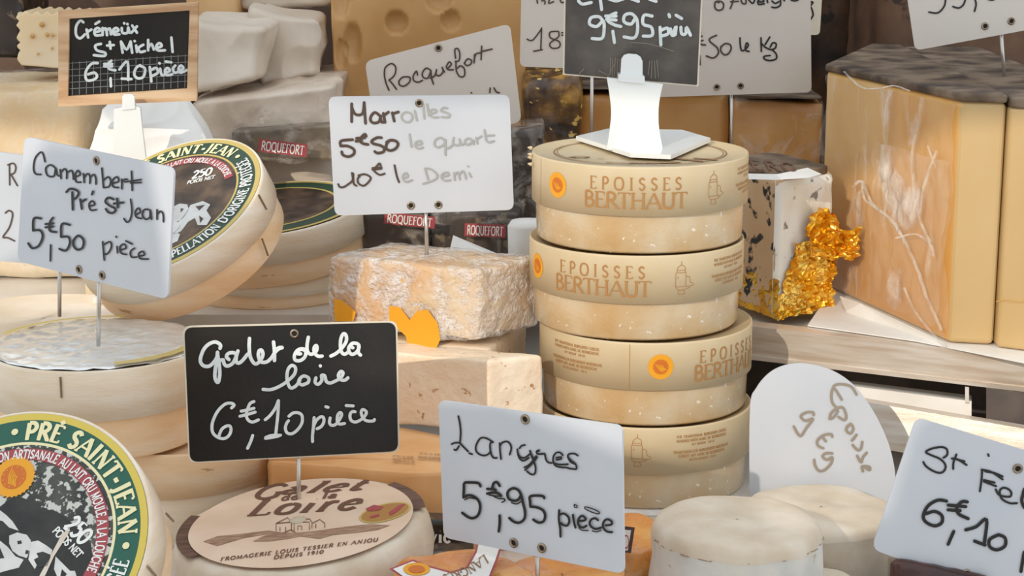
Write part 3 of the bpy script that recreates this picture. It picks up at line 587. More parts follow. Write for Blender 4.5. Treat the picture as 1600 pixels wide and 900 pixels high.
# ================================================================== TUB TOWER
sc = P(1000, 235, .982); SX, SY = sc.x, sc.y; ZT = [.1763, .1325, .0887, .0449, .0012]; RT = .0553
tray = mk('steel_tray', *lathe(Vector((SX, SY, 0)), Vector((0, 0, 1)), Vector((1, 0, 0)), [(.0001, 0), (.06, 0), (.06, .0010), (.0001, .0012)], 64, cap=False), M['steellight'], None, True)
tray['label'] = 'thin steel tray under the tower of cream cheese tubs'; tray['category'] = 'tray'
tub_lab = ['topmost cream round cheese tub carrying the white sign stand', 'second cream round tub from the top of the tower', 'third cream round tub from the top, its orange seal turned to the front', 'bottom cream round tub of the tower behind the blank half of the front sign']
offs = [(0, 0, -51), (-.0012, 0, -68), (.0042, -.0005, 4), (.0048, 0, -96)]
for i in range(4):
    z1, z0 = ZT[i], ZT[i + 1]; dx, dy, rot = offs[i]; c = Vector((SX + dx, SY + dy, z0)); U = Vector((0, 0, 1)); X = Vector((1, 0, 0))
    t = thing('cheese_tub', tub_lab[i], 'cheese tub', c, 'cream cheese tubs in the tower')
    H = z1 - z0; lh = .0245
    mk('tub', *lathe(c, U, X, [(.0001, 0.0003), (RT * .94, .0003), (RT * .955, .0015), (RT * .965, H - lh + .001)], 96, cap=False), M['ebody'], t, True, label='cloudy clear tub with the cheese showing through')
    mk('lid', *lathe(c, U, X, [(RT * .965, H - lh), (RT, H - lh), (RT, H - .0012), (RT * .996, H - .0003), (RT * .985, H - .0002), (RT * .975, H - .0012), (.0001, H - .0012)], 128, cap=False), M['epaper'], t, True)
    def cyl(h, c=c, H=H, rot=rot):
        def f(x, y):   # x in degrees relative to the seal, y metres below lid top
            a = math.radians(x + rot); return Vector((c.x + (RT + h) * math.sin(a), c.y - (RT + h) * math.cos(a), c.z + H - y))
        return f
    deg = math.degrees(1 / RT)
    def tx(s, size, xc, y, **k):
        v, f, tot = text2d(s, size, 0, 0, align='c', **k); return [(xc + a * deg, y - b) for a, b in v], f
    def clip(parts):  # only keep the half of the strip that faces the customer
        return [p for p in parts if -100 < p[0][0][0] + rot < 100]
    put2d('brand_lettering', clip([tx('EPOISSES', .0060, 45, .0115, T=.14, t=.07, sp=.46), tx('BERTHAUT', .0076, 45, .0206, T=.15, t=.07, sp=.035, wscale=1.2)]) or [([], [])], cyl(.0002), M['tan'], t)
    # seal
    if -95 < rot < 95:
        def cyls(h, cyl=cyl): g = cyl(.0002 + h); return lambda x, y: g(x * deg, .0122 - y)
        seal(t, cyls, 0, 0, .0066, 0, 30)
    # church tower drawing
    tw = []
    def ln(pts, wd=.00028):
        V2, F2 = [], []; ribbon(pts, wd, V2, F2, 0, maxlen=.001); tw.append(([(88 + a * deg, .0122 - b) for a, b in V2], F2))
    ln([(-.003, -.004), (-.003, .003), (.0025, .003), (.0025, -.004), (-.003, -.004)]); ln(smooth([(-.0025, .003), (-.002, .0055), (0, .0068), (.002, .0055), (.002, .003)])); ln([(0, .0068), (0, .0088)])
    ln([(-.0025, .0042), (.002, .0042)]); ln(smooth([(.0025, .001), (.0045, .0005), (.005, -.002), (.0068, -.003), (.006, -.004), (.0025, -.004)])); ln(smooth([(-.003, -.004), (-.0018, -.0055), (.002, -.0056), (.005, -.0045)])); ln(smooth([(-.001, -.0055), (-.0015, -.0078), (.0005, -.008), (.002, -.0075), (.0012, -.0058)])); ln([(-.0018, .0012), (-.0018, 0)])
    if -100 < 88 + rot < 100: put2d('tower_drawing', tw, cyl(.0002), M['tan'], t)
    sm = []
    for xc in (124, -48):
        for s, y, sz in (('THE TRADITIONAL BURGUNDY CHEESE', .0058, .0013), ('WASHED WITH MARC DE BOURGOGNE', .0080, .0013), ('NET WEIGHT : 8.8 OZ', .0101, .0011), ('TRADITIONELLER BURGUNDER WEICHKÄSE', .0138, .0013), ('GEREIFT MIT MARC DE BOURGOGNE', .0160, .0013), ('NETTO GEWICHT : 250 G', .0181, .0011)):
            if -88 < xc + rot < 88: sm.append(tx(s, sz, xc, y, T=.2, t=.12, sp=.12))
    if sm: put2d('small_lettering', sm, cyl(.0002), M['tan'], t)
    if -80 < rot - 16 < 80:
        V2, F2 = [], []; ribbon([(-16, .001), (-16, .0238)], .25, V2, F2, 0); put2d('label_seam', [(V2, F2)], cyl(.00015), M['tan'], t)
    if i == 0:
        tp = lambda h: (lambda x, y: Vector((SX + x * RT, SY + y * RT, z1 - .0011 + h)))
        rg = [disc2d(0, 0, .80, .80, 90, .985, 0, 6.28318), disc2d(0, 0, .77, .77, 90, .99, 0, 6.28318)]
        put2d('lid_ring', rg, tp(.0002), M['tand'], t)
        dr = []
        def lp(s, wd=.008):
            V2, F2 = [], []
            for q in s.split('|'): ribbon(smooth([tuple(map(float, a.split(','))) for a in q.split()]), wd, V2, F2)
            dr.append((V2, F2))
        for k in range(3): lp(f'-.34,{-.60 - k * .035} -.2,{-.64 - k * .03} -.1,{-.68 - k * .01}', .012)
        lp('-.12,-.66 .0,-.68 .2,-.66 .3,-.64', .05); lp('-.1,-.5 .05,-.58 .2,-.66|-.16,-.52 -.02,-.6 .1,-.72', .01)
        lp('.3,-.42 .42,-.5 .5,-.56', .07); lp('.48,-.4 .58,-.45 .64,-.48', .06); lp('.2,-.35 .3,-.42 .45,-.44 .6,-.4 .7,-.35', .008)
        lp('-.66,-.32 -.56,-.38 -.48,-.32 -.56,-.27 -.66,-.32', .02); lp('-.62,-.32 -.5,-.33', .03); lp('-.4,-.4 -.36,-.44', .012); lp('-.2,-.36 -.12,-.5', .01)
        put2d('lid_drawing', dr, tp(.0003), M['tand'], t)
        fl = []
        for q in ((831, 232), (828, 240), (833, 250), (826, 254)):
            pp = Vector((SX - RT * .995, SY - .004 + .002 * (q[0] - 829), z1 - (q[1] - 235) * .00031)); fl.append(lathe(pp, Vector((-1, 0, .2)), Vector((0, 1, 0)), [(.0008, 0), (.001, .001), (.0004, .0022), (.0001, .0026)], 8))
        mk('torn_edge', *merge(fl), M['epaper'], t, True)

# ================================================================== WHITE STAND AND GREY SLATE ON TOP
zt = ZT[0] - .0002
t = thing('sign_stand', 'white plastic clip stand on top of the tub tower', 'stand', P(1000, 240, .982))
def pz(px, py, z): return PZ(px, py, z)
zz = zt + .0004
fr = [pz(900, 219, zz), pz(985, 246, zz), pz(1048, 249, zz), pz(1110, 222, zz), pz(1066, 209, zz), pz(950, 207, zz)]
V = fr + [v + Vector((0, 0, .0022)) for v in fr]; k = len(fr)
mk('base_plate', V, [tuple(reversed(range(k))), tuple(range(k, 2 * k))] + [(i, (i + 1) % k, k + (i + 1) % k, k + i) for i in range(k)], M['whiteglossy'], t)
D0 = .972
st = [(948, 234), (953, 200), (955, 175), (952, 145), (948, 121), (1036, 131), (1030, 160), (1029, 190), (1032, 215), (1037, 238)]
def slab(name, pts, o_, n_, th, mat, parent, front=0):
    f = [PP(*q, o_, n_) + n_ * (front) for q in pts]; b = [v - n_ * th for v in f]; k = len(f)
    return mk(name, f + b, [tuple(reversed(range(k))), tuple(range(k, 2 * k))] + [(i, (i + 1) % k, k + (i + 1) % k, k + i) for i in range(k)], mat, parent)
o0 = P(992, 200, D0); nf = Vector((0, -1, 0))
bs = [(p[0], p[1]) for p in smooth([st[0], st[1], st[2], st[3], st[4]], 4)] + [(p[0], p[1]) for p in smooth([st[5], st[6], st[7], st[8], st[9]], 4)]
slab('stem', bs, o0, nf, .003, M['whiteglossy'], t)
cl = [(969, 122), (971, 92), (975, 86), (982, 84), (995, 85), (1001, 89), (1004, 96), (1004, 118), (1007, 124)]
slab('clip', cl, P(992, 100, .9655), nf, .0018, M['whiteglossy'], t)
slab('clip_foot', [(966, 116), (1007, 119), (1008, 131), (966, 127)], P(992, 100, .964), nf, .009, M['whiteglossy'], t)

# ================================================================== SIGNS
def sign_map(o_, n_, h): return lambda x, y: PP(x, y, o_, n_) + n_ * h
def round_quad(q, r):
    out = []
    for i in range(4):
        p = Vector(q[i]); a = Vector(q[i - 1]) - p; b = Vector(q[(i + 1) % 4]) - p; a.normalize(); b.normalize()
        for k in range(6):
            tt = k / 5; p0, p2 = p + a * r, p + b * r; out.append(tuple(p0 * (1 - tt) ** 2 + p * 2 * tt * (1 - tt) + p2 * tt * tt))
    return out
def sign(name, label, quad, D, yaw=0, mat='white', r=12, holes=(), pin=None, ink=(), th=.0011, cat='price sign', group=None, edge=None, lean=0):
    cx = sum(q[0] for q in quad) / 4; cy = sum(q[1] for q in quad) / 4; a = math.radians(yaw); l = math.radians(lean)
    n_ = Vector((-math.sin(a) * math.cos(l), -math.cos(a) * math.cos(l), math.sin(l))); o_ = P(cx, cy, D)
    base = PP(pin[2], pin[3], o_, n_) if pin else o_
    t = thing(name, label, cat, base, group)
    slab('board', round_quad(quad, r), o_, n_, th, M[mat], t)
    if edge:
        slab('board_edge', round_quad([(quad[0][0] - 2.5, quad[0][1] - 2), (quad[1][0] + 2.5, quad[1][1] - 2), (quad[2][0] + 2.5, quad[2][1] + 2), (quad[3][0] - 2.5, quad[3][1] + 2)], r), o_, n_, .001, M[edge], t, front=-.0003)
    for hx, hy in holes:
        c = PP(hx, hy, o_, n_); u = Vector((0, 0, 1)).cross(n_)
        mk('eyelet', *lathe(c, n_, u, [(.0021, 0), (.0021, .0005), (.0016, .0009), (.0011, .0005), (.0010, .0001)], 20, cap=False), M['metal'], t, True)
        mk('eyelet_hole', *lathe(c, n_, u, [(.0011, .00005), (.00001, .0001)], 16, cap=False), M['dark'], t)
    if pin:
        x0, y0, x1, y1 = pin; off = -n_ * .0021
        a_, b_ = PP(x0, y0 - 14, o_, n_) + off, PP(x1, y1, o_, n_) + off
        mk('pin', *rod(a_, b_, .0010 if len(pin) < 5 else .0008), M['pin'], t, True)
    for nm, mt, sp in ink: strokes(nm, sp, sign_map(o_, n_, .0004), M[mt], t)
    return t, o_, n_
G = [(280, 510, 10, 5.6, '640,340 645,285 570,240 470,270 390,350 340,470 335,550 380,610 460,620 530,570 590,480 600,400|600,400 610,500 630,620 635,760 610,870 570,830 560,740 580,600 640,530 690,520|690,520 710,590 760,615 840,570 890,470 920,380|780,515 740,470 770,420 840,405 890,430|900,420 890,540 930,570 990,530 1070,430|1100,185 1095,320 1110,460 1160,560 1210,580 1270,530 1310,440 1290,370 1250,380 1240,460 1280,550 1370,550 1440,490 1500,400 1560,345 1610,330|1475,240 1490,380 1490,530'),
     (430, 510, 10, 5.4, '0,370 60,330 110,325|400,425 350,420 380,365 440,360 480,400 460,480 390,530 320,525 300,470 330,390 390,350 450,350 500,390|520,165 500,280 505,380 550,430 620,410 655,350 645,295 610,330 615,410 670,460 735,460|870,460 950,420 1040,340 1110,230 1110,140 1070,110 1030,180 1020,300 1040,400 1090,430 1150,390|1215,330 1160,310 1150,370 1190,430 1260,410 1310,330 1290,270 1210,260 1160,310|1310,290 1300,400 1335,445'),
     (400, 450, 4, 5.2, '45,632 100,632 170,600 235,545 248,500 225,482 200,510 195,570 215,622 250,610 275,575|300,600 325,590 330,562 300,548 275,565 268,590 290,604 315,595|375,560 370,588 390,600 412,575 410,545 430,548 440,582 465,592 500,578 530,560 545,530 530,520 515,545 527,570 555,575 575,560|402,485 403,486'),
     (310, 610, 10, 4.8, '520,270 560,225 510,195 420,210 320,300 250,420 215,540 225,650 290,720 390,750 470,710 510,630 500,560 450,550 370,600 325,700|870,170 810,200 770,290 750,380 780,460 850,490 940,455|670,320 770,300 870,275|650,400 770,370 890,335|850,700 820,790 770,900|1045,455 1120,390 1200,280 1250,160|1252,155 1245,350 1210,680|1055,730 1150,700 1285,695|1050,745 1150,730 1250,710|1415,400 1480,350 1560,345 1620,390 1620,500 1560,600 1470,670 1390,660 1360,590 1380,510 1410,470'),
     (450, 610, 10, 4.8, '410,420 400,550 385,700 385,795|400,560 440,470 510,410 555,420 560,490 520,560 455,595|660,425 650,500 680,540 740,530 800,460 840,380 820,340 780,380 770,470 800,520 885,512|592,250 628,260|1050,330 1000,330 970,380 985,460 1050,490 1130,460 1200,400 1225,330 1170,295 1145,340 1170,420 1230,470 1330,475 1352,450|910,232 1020,238')]
sign('price_sign', 'black rounded price sign with white writing, pinned in the printed white cheese', [(288, 512), (618, 504), (622, 705), (297, 722)], .874, 0, 'slate', 13, [(460, 521)], (466, 715, 466, 812), [('lettering', 'chalk', G)], edge='cream', group=None)
Lg = [(690, 640, 10, 2.9, '268,100 290,200 305,350 295,500|165,535 220,515 290,520 350,580 420,650|440,680 485,695|205,620 235,630 280,565|800,500 720,450 640,435 590,470 545,560 545,640 590,690 670,715 740,690 770,650|810,505 770,520 765,600 785,700 820,750 870,750|915,520 920,640 935,770|920,560 960,510 1030,495 1080,540 1095,610 1070,700|1310,550 1260,560 1225,600|1190,615 1200,680 1240,740 1300,750 1350,720 1385,690|1200,700 1235,770 1290,795 1370,750|1385,640 1420,720 1450,790|1530,640 1495,655 1510,690 1600,690'),
      (820, 670, 10, 2.9, '90,340 120,440 150,510 175,600 170,680 140,710 90,700 40,660|200,440 130,530 70,590 10,640|185,420 120,510 60,570 0,600|230,330 190,350 210,390 290,385 320,395 335,470 370,520 430,530|500,450 570,438 572,468 500,482|600,410 560,370 500,370 455,430 455,520 500,580 600,600 640,600|480,540 560,555 680,550|835,415 780,385 700,390 680,430 730,490 800,550 815,620 770,625 700,615 650,600|680,440 720,510 780,545'),
      (700, 740, 10, 4.2, '515,195 480,145 350,135 265,145 255,240 250,370|255,365 330,335 420,360 490,430 510,530 480,640 410,690 330,680 230,610|815,190 770,130 720,150 700,220|620,235 740,245 750,280|620,310 720,290 800,310 835,345|815,650 815,780 800,900|1150,330 1110,260 1040,225 970,250 935,310 960,390 1040,420 1110,400 1150,340 1180,460 1210,590 1200,700 1130,760 1040,750 965,690|1510,380 1490,350 1400,340 1290,355 1290,440 1295,515|1295,512 1400,525 1490,570 1525,650 1500,740 1420,760 1340,715'),
      (700, 740, 10, 2.2, '650,330 740,345 840,350|720,350 800,385 880,390 895,420 850,445|1000,450 1080,470 1150,430|270,405 340,375 440,390'),
      (820, 755, 10, 3.6, '545,420 540,560 560,700 565,830|550,490 620,470 690,530 700,610 660,660 590,640 580,620|760,490 775,600 800,690|850,585 930,580 960,550 900,505 845,560 850,650 910,690 970,660|1150,575 1110,545 1050,560 1020,620 1050,680 1120,710 1200,690|1270,655 1360,640 1360,590 1290,560 1235,610 1235,690 1290,750 1370,760'),
      (820, 755, 10, 1.9, '780,330 820,345 822,375 785,370 780,335|950,365 1050,390 1160,440 1160,475 1060,450 950,395 950,365|850,690 900,730 1000,735|1060,740 1130,755 1200,730')]
sign('price_sign', 'white price sign reading Langres, in front of the tub tower', [(685, 625), (972, 665), (975, 897), (693, 840)], .776, 33, 'white', 12, [(821, 655), (803, 848), (847, 856)], (835, 868, 836, 935), [('lettering', 'ink', Lg)])
Cb = [(0, 225, 4, 2.7, '285,110 265,50 225,85 213,150 225,185 260,190|350,150 320,130 290,150 300,195 340,200 352,150 360,190 375,200|380,160 385,215|382,180 405,155 420,170 420,215|420,180 450,165 460,190 462,220|475,205 505,190 490,165 472,195 480,235 510,238|525,185 530,240|528,210 550,185 565,200 565,245|565,210 590,190 602,215 603,250|640,150 650,270|650,225 680,205 695,230 685,265 650,272|710,245 745,232 735,205 708,225 710,265 745,272|765,220 765,280|765,240 785,220 800,222|825,170 830,290|785,237 885,222|820,243 885,240|560,388 595,378 580,355 560,375 570,412 605,410|850,442 880,425 870,400 850,420 855,455 890,465|935,410 905,410 893,445 915,470 940,455 942,410 950,470|985,410 985,470|985,440 1005,420 1022,435 1025,485|820,345 828,420 815,475 795,487 778,465|320,630 318,730|645,610 655,725|650,630 690,610 700,640 680,680 655,690|735,640 738,680|728,577 732,582|755,662 790,650 780,625 755,640 760,680 795,690|790,605 830,625|845,650 820,670 825,705 860,705|870,700 905,692 895,670 870,685 880,715 930,718'),
      (0, 225, 4, 3.5, '455,300 458,410|418,300 440,280 475,285 495,305 480,335 458,345|505,345 515,405|510,362 540,345|585,295 578,315|715,345 680,335 662,360 690,385 725,405 710,430 680,425 665,405|735,340 740,395|715,372 775,365|260,465 215,465 210,540|210,540 255,540 270,580 245,635 205,650 180,620|335,460 315,490 315,540 355,550|288,500 335,495|288,520 335,515|440,505 390,500 385,580|385,580 430,580 440,620 415,665 375,655|470,590 495,572 525,600 520,645 490,660 465,640 462,605 475,585')]
sign('price_sign', 'white price sign reading Camembert, on a pin in the silver foil topped box', [(38, 213), (272, 262), (262, 468), (27, 408)], .878, 38, 'white', 12, [(151, 251), (124, 421), (160, 430)], (150, 428, 148, 542), [('lettering', 'ink', Cb)])
sign('price_sign', 'white price sign with R and 2 showing, mostly behind the Camembert sign', [(-35, 233), (205, 264), (200, 425), (-35, 405)], .965, 5, 'white', 12, [], (91, 405, 91, 496), [('lettering', 'inkb', [(0, 225, 4, 2.4, '60,125 62,255|50,130 85,120 100,145 90,180 62,190|70,190 110,260|35,430 60,415 80,440 60,520 20,580 50,585 92,605')])])
Ma = [(530, 150, 10, 4.4, '195,120 195,400|195,170 240,270 310,295 370,260 390,110|390,100 400,260 412,425|640,310 560,255 500,310 490,380 540,420 620,400 650,310|640,330 660,400 690,410|690,270 715,410|700,300 770,250|830,260 860,390|840,275 925,248|210,680 30,700 25,780|25,780 130,780 225,830 230,900 150,945 60,920 40,870|420,625 400,595 350,640 330,700 370,740 450,755|270,660 400,650|262,705 350,695|660,650 590,650 510,700 530,740 640,770 700,810 690,870 600,890 555,865|740,720 800,690 880,700 920,750 880,820 800,850 735,820 740,750 775,700')]
Mj = [(520, 230, 10, 3.1, '85,575 110,620 170,620 250,570 310,510 300,400|320,410 325,560 370,600|400,440 500,420 590,470 560,540 480,600 400,560 390,490 420,455|620,325 760,315|620,350 760,332|750,290 730,250 690,290 640,350 680,400 740,430 810,410|965,280 1000,450 1035,545')]
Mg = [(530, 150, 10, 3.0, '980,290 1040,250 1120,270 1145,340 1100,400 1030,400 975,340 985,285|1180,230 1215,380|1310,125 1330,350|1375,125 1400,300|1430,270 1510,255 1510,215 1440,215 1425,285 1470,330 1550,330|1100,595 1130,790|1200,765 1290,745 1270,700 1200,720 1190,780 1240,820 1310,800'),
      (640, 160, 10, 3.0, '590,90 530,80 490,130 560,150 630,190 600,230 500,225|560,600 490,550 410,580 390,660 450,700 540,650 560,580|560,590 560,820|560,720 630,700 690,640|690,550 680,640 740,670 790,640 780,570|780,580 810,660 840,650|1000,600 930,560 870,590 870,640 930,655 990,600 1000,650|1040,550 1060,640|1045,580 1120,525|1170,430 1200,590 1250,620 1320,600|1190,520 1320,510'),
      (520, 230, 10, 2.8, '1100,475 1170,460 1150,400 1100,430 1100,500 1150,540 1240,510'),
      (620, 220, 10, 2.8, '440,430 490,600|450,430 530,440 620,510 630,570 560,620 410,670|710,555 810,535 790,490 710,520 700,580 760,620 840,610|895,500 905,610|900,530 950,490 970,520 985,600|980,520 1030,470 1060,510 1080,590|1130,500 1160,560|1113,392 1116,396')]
sign('price_sign', 'white price sign reading Marroilles, pinned in the film wrapped square cheese', [(513, 151), (796, 148), (803, 328), (523, 337)], .985, 0, 'white', 12, [(655, 161), (642, 321), (685, 320)], (665, 330, 667, 408), [('lettering', 'inkb', Ma + Mj), ('glare_pale_lettering', 'inkg', Mg)])
Ro = [(590, 60, 8.41, 2.5, '150,680 110,580 90,470 105,380 180,330 235,370 235,450 200,510 150,545|150,545 200,600 250,670|280,560 330,510 420,510 420,570 350,625 290,610 280,560|525,480 510,430 470,490 475,550 530,575 590,550|700,420 640,390 590,450 600,510 660,520 700,430|700,420 710,520 735,600|690,520 750,490 775,410|775,410 770,470 810,490 860,440 850,380|855,400 880,440|920,395 970,340 940,310 905,370 930,410 995,410|1025,260 1015,150 1055,135 1080,200 1070,290 1020,300|1030,300 1035,420 1080,500 1140,490 1140,400 1090,360 1050,390|1140,330 1180,270 1235,290 1220,340 1170,355 1140,320|1275,210 1268,320|1275,250 1300,200 1360,190|1368,100 1360,280|1360,172 1505,140|1480,650 1475,710|1530,650 1560,700 1600,715|1230,712 1235,716')]
sign('price_sign', 'tilted white price sign reading Rocquefort, behind the Marroilles sign', [(570, 96), (797, 37), (815, 190), (592, 246)], 1.05, 0, 'whitewarm', 12, [(685, 75)], (700, 215, 700, 345), [('lettering', 'inkb', Ro)])
sign('price_sign', 'white price sign with the number 18, left of the grey slate on the tub tower', [(816, -75), (1035, -65), (1030, 112), (812, 104)], 1.13, 0, 'whitewarm', 10, [], (925, 105, 925, 260), [('lettering', 'inkb', [(800, 0, 4, 2.3, '95,245 130,250 185,180|185,175 180,310|135,320 190,310|290,195 240,200 240,235 295,260 295,295 250,300 238,270 290,230 292,200|310,205 335,202|312,220 335,218|155,-10 160,20|185,5 205,5 205,25|235,-5 230,20 260,10|300,-5 310,15 335,10')])])
Au = [(1080, 0, 7.62, 2.7, '330,30 290,20 280,80 310,120 370,110 385,50 350,15 300,15|480,-20 500,10 465,100|470,20 560,15|590,-10 610,40 650,40 650,-10|300,420 220,460 230,500 310,570 320,640 260,690 180,665|355,560 400,520 460,530 475,580 440,640 390,650 350,600 355,550|110,380 100,450 105,520 170,535|100,440 130,430|105,490 140,480|100,660 105,770|120,95 122,98')]
Av = [(1080, 0, 7.62, 2.7, '680,-10 730,40 760,-10|800,20 860,20 850,-10 800,0 800,50 870,45|900,-10 910,30|1060,-10 1060,60 1010,90 960,85|960,10 1000,40 1040,20|1100,-10 1110,10|1190,0 1230,10 1270,0|580,450 585,540 600,600 640,590 680,540 660,510 645,560 650,600 690,612|830,450 835,610|935,440 880,530|840,520 880,560 950,590 1000,570 1010,520 970,510 940,560|960,590 1010,640 1010,700 930,720 870,700 870,670 940,660')]
sign('price_sign', 'white price sign with a price by the Kg, right of the grey slate', [(1035, -60), (1266, -60), (1268, 144), (1022, 152)], 1.21, 0, 'whitewarm', 9, [(1120, 136), (1157, 134)], (1143, 148, 1145, 300), [('lettering', 'inkb', Au), ('lettering', 'ink', Av)])
sign('price_sign', 'narrow strip of cream card showing past the right side of the Kg price sign', [(1120, -100), (1290, -100), (1281, 55), (1115, 50)], 1.27, 0, 'cream', 8, [], (1200, 50, 1200, 150), [('lettering', 'ink', [(1080, 0, 7.62, 2.6, '1420,20 1450,30 1420,70 1440,120 1450,180 1415,235')])])
sign('price_sign', 'white price sign cut off by the top edge, pinned on the big orange wedge', [(1405, -90), (1660, -140), (1680, 33), (1430, 79)], 1.055, 0, 'whitewarm', 10, [(1539, 41), (1580, 33)], (1565, 52, 1571, 131), [('lettering', 'ink', [(1200, 0, 4, 2.8, '1110,-10 1100,40 1060,80 1005,75|1235,-10 1220,30 1190,50 1155,40|1295,0 1300,30 1290,70|1375,-5 1400,0 1420,-8')])])
Sf = [(1420, 680, 8.89, 3.4, '480,310 530,270 530,200 480,165 400,165 300,190 235,230 300,270 420,320 490,380 510,440 480,500 420,520 330,490 240,430 200,370|660,265 620,370 615,465|595,320 680,335 800,410|650,330 770,360|1015,480 1010,600 985,775|1010,475 1150,510 1300,610|1060,500 1180,520 1300,570|1040,620 1190,655|1040,640 1210,705|1205,750 1260,830 1400,850 1420,790 1370,740 1300,730 1260,780 1290,880 1400,940 1500,940|1600,740 1580,800 1570,900|1100,262 1108,285'),
      (1200, 675, 4, 5.2, '1115,430 1060,425 1000,460 970,520 985,560 1040,585 1085,565 1085,520 1040,495 985,510|1245,435 1210,435 1180,470 1190,510 1250,540|1125,455 1235,465|1125,485 1200,490|1160,620 1125,700|1235,610 1300,590 1365,545 1350,700|1290,680 1355,705|1440,640 1385,670 1385,715 1430,735 1480,710 1480,660 1440,640|1600,750 1580,870|1610,355 1585,420 1600,470')]
sign('price_sign', 'tilted white price sign with 6,10, cut off by the right edge', [(1432, 652), (1760, 752), (1690, 975), (1362, 858)], .80, 0, 'white', 15, [(1590, 732), (1510, 896)], (1528, 905, 1531, 1035), [('lettering', 'ink', Sf)])
# wood framed chalkboard
quad = [(92, 17), (310, 3), (308, 157), (92, 166)]
o_ = P(200, 85, 1.075); n_ = Vector((0, -1, 0))
t = thing('chalkboard_sign', 'small wood framed chalkboard with grid lines, on a white stand', 'price sign', P(200, 300, 1.08))
inner = [(109, 29), (297, 16), (293, 138), (107, 150)]
slab('chalk_panel', inner, o_, n_, .002, M['slate'], t, front=-.001)
oq, iq = quad, inner
for i in range(4):
    a_, b_, c_, d_ = oq[i], oq[(i + 1) % 4], iq[(i + 1) % 4], iq[i]
    slab('frame_bar', [a_, b_, c_, d_], o_, n_, .004, M['frame'], t, front=.0015)
grid = []
for k in range(17):
    x = 113 + k * 11; yb = 148.5 - k * .72; V2, F2 = [], []; ribbon([(x, yb - 52), (x - .5, yb)], .8, V2, F2, 0); grid.append((V2, F2))
for k in range(5):
    V2, F2 = [], []; ribbon([(108, 139 - k * 10), (293, 127 - k * 10)], .8, V2, F2, 0); grid.append((V2, F2))
put2d('printed_grid', grid, sign_map(o_, n_, -.0008), M['chalkg'], t)
Cr = [(0, 0, 4, 4.2, '520,140 500,130 475,165 475,220 500,240 530,215|540,185 550,235|545,200 570,185|588,203 625,192 610,175 590,190 595,220 630,220|595,150 620,135|640,175 640,220|642,190 660,178 668,220|668,190 685,178 692,215|700,203 740,192 725,175 705,190 710,215 745,215|760,175 765,205 795,205 800,170 808,205|775,145 776,147|795,150 796,152|825,160 855,205|855,165 820,205|630,275 595,285 605,315 655,330 650,350 585,345|685,262 690,305|668,285 710,282|755,260 765,330|758,265 790,310 815,260|815,260 825,330|850,285 855,325|840,257 842,258|895,280 865,300 875,325 905,320|925,250 925,315|925,300 945,275 960,310|975,302 1010,288 995,270 975,290 985,315 1030,315|1070,235 1078,325|610,395 570,400 535,450 540,500 580,500 605,480 590,455 550,465|695,380 675,400 680,430 720,440|650,400 700,400|650,415 700,415|690,490 692,540|745,435 795,385 800,500|760,492 820,495|870,410 905,430 895,480 860,490 838,465 850,425 875,408|935,420 945,510|940,440 975,425 985,455 950,475|1000,430 1010,470 1030,465|995,395 997,397|1030,457 1060,443 1045,425 1030,445 1040,470 1075,465|1035,385 1070,390|1095,410 1080,430 1090,455 1110,450|1115,442 1145,428 1130,410 1115,430 1125,455 1165,440')]
strokes('lettering', Cr, sign_map(o_, n_, -.0005), M['chalk'], t)
ss = thing('sign_stand', 'white plastic stand holding the framed chalkboard', 'stand', P(205, 300, 1.07))
slab('stem', [(193, 160), (190, 168), (178, 170), (176, 300), (172, 420), (245, 420), (234, 300), (222, 200), (219, 168), (212, 166), (210, 160)], P(200, 200, 1.073), n_, .003, M['whiteglossy'], ss)
slab('clip', [(191, 151), (194, 147), (207, 147), (210, 151), (211, 170), (191, 172)], P(200, 160, 1.069), n_, .0016, M['whiteglossy'], ss)
bb = P(205, 440, 1.07)
mk('base_plate', *box(bb.x - .02, bb.x + .02, bb.y - .008, bb.y + .018, .0815, .0845), M['whiteglossy'], ss)
# grey slate on the tower
Ep = [(800, 0, 4, 5.0, '570,135 545,105 495,110 485,150 530,165 570,130 575,190 560,240 500,240|650,80 610,100 600,130 640,155 680,165|585,100 650,100|590,120 650,125|630,195 640,265|775,110 745,85 705,95 700,135 745,150 775,110 785,180 765,235 700,230|875,100 825,95 820,150 870,170 875,220 820,225|925,170 930,280|930,190 970,175 975,210 935,225|990,180 1000,220 1020,215|980,90 985,105|1010,200 1025,165 1020,215|1025,95 1060,115|1055,170 1060,210 1085,210 1090,170 1115,220|415,5 440,25 495,15|550,-20 560,60|600,-10 650,5 700,-10|740,-10 790,8|860,-5 900,8')]
Sc = [(800, 0, 4, .9, '615,360 612,470|630,365 625,480|645,360 640,480|660,365 655,490|675,370 665,480|860,380 850,470|875,375 870,490|890,380 895,490|905,375 915,480|600,480 640,400|540,440 600,470|420,460 450,430|740,265 860,275 1010,320')]
t, oo, nn = sign('price_sign', 'worn dark slate price sign 9,95 clipped in the white stand on the tub tower', [(885, -60), (1098, -60), (1089, 133), (882, 115)], .969, 0, 'slateold', 2, [], None, [('lettering', 'chalk', Ep), ('scratches', 'inkt', Sc)], edge='cream')

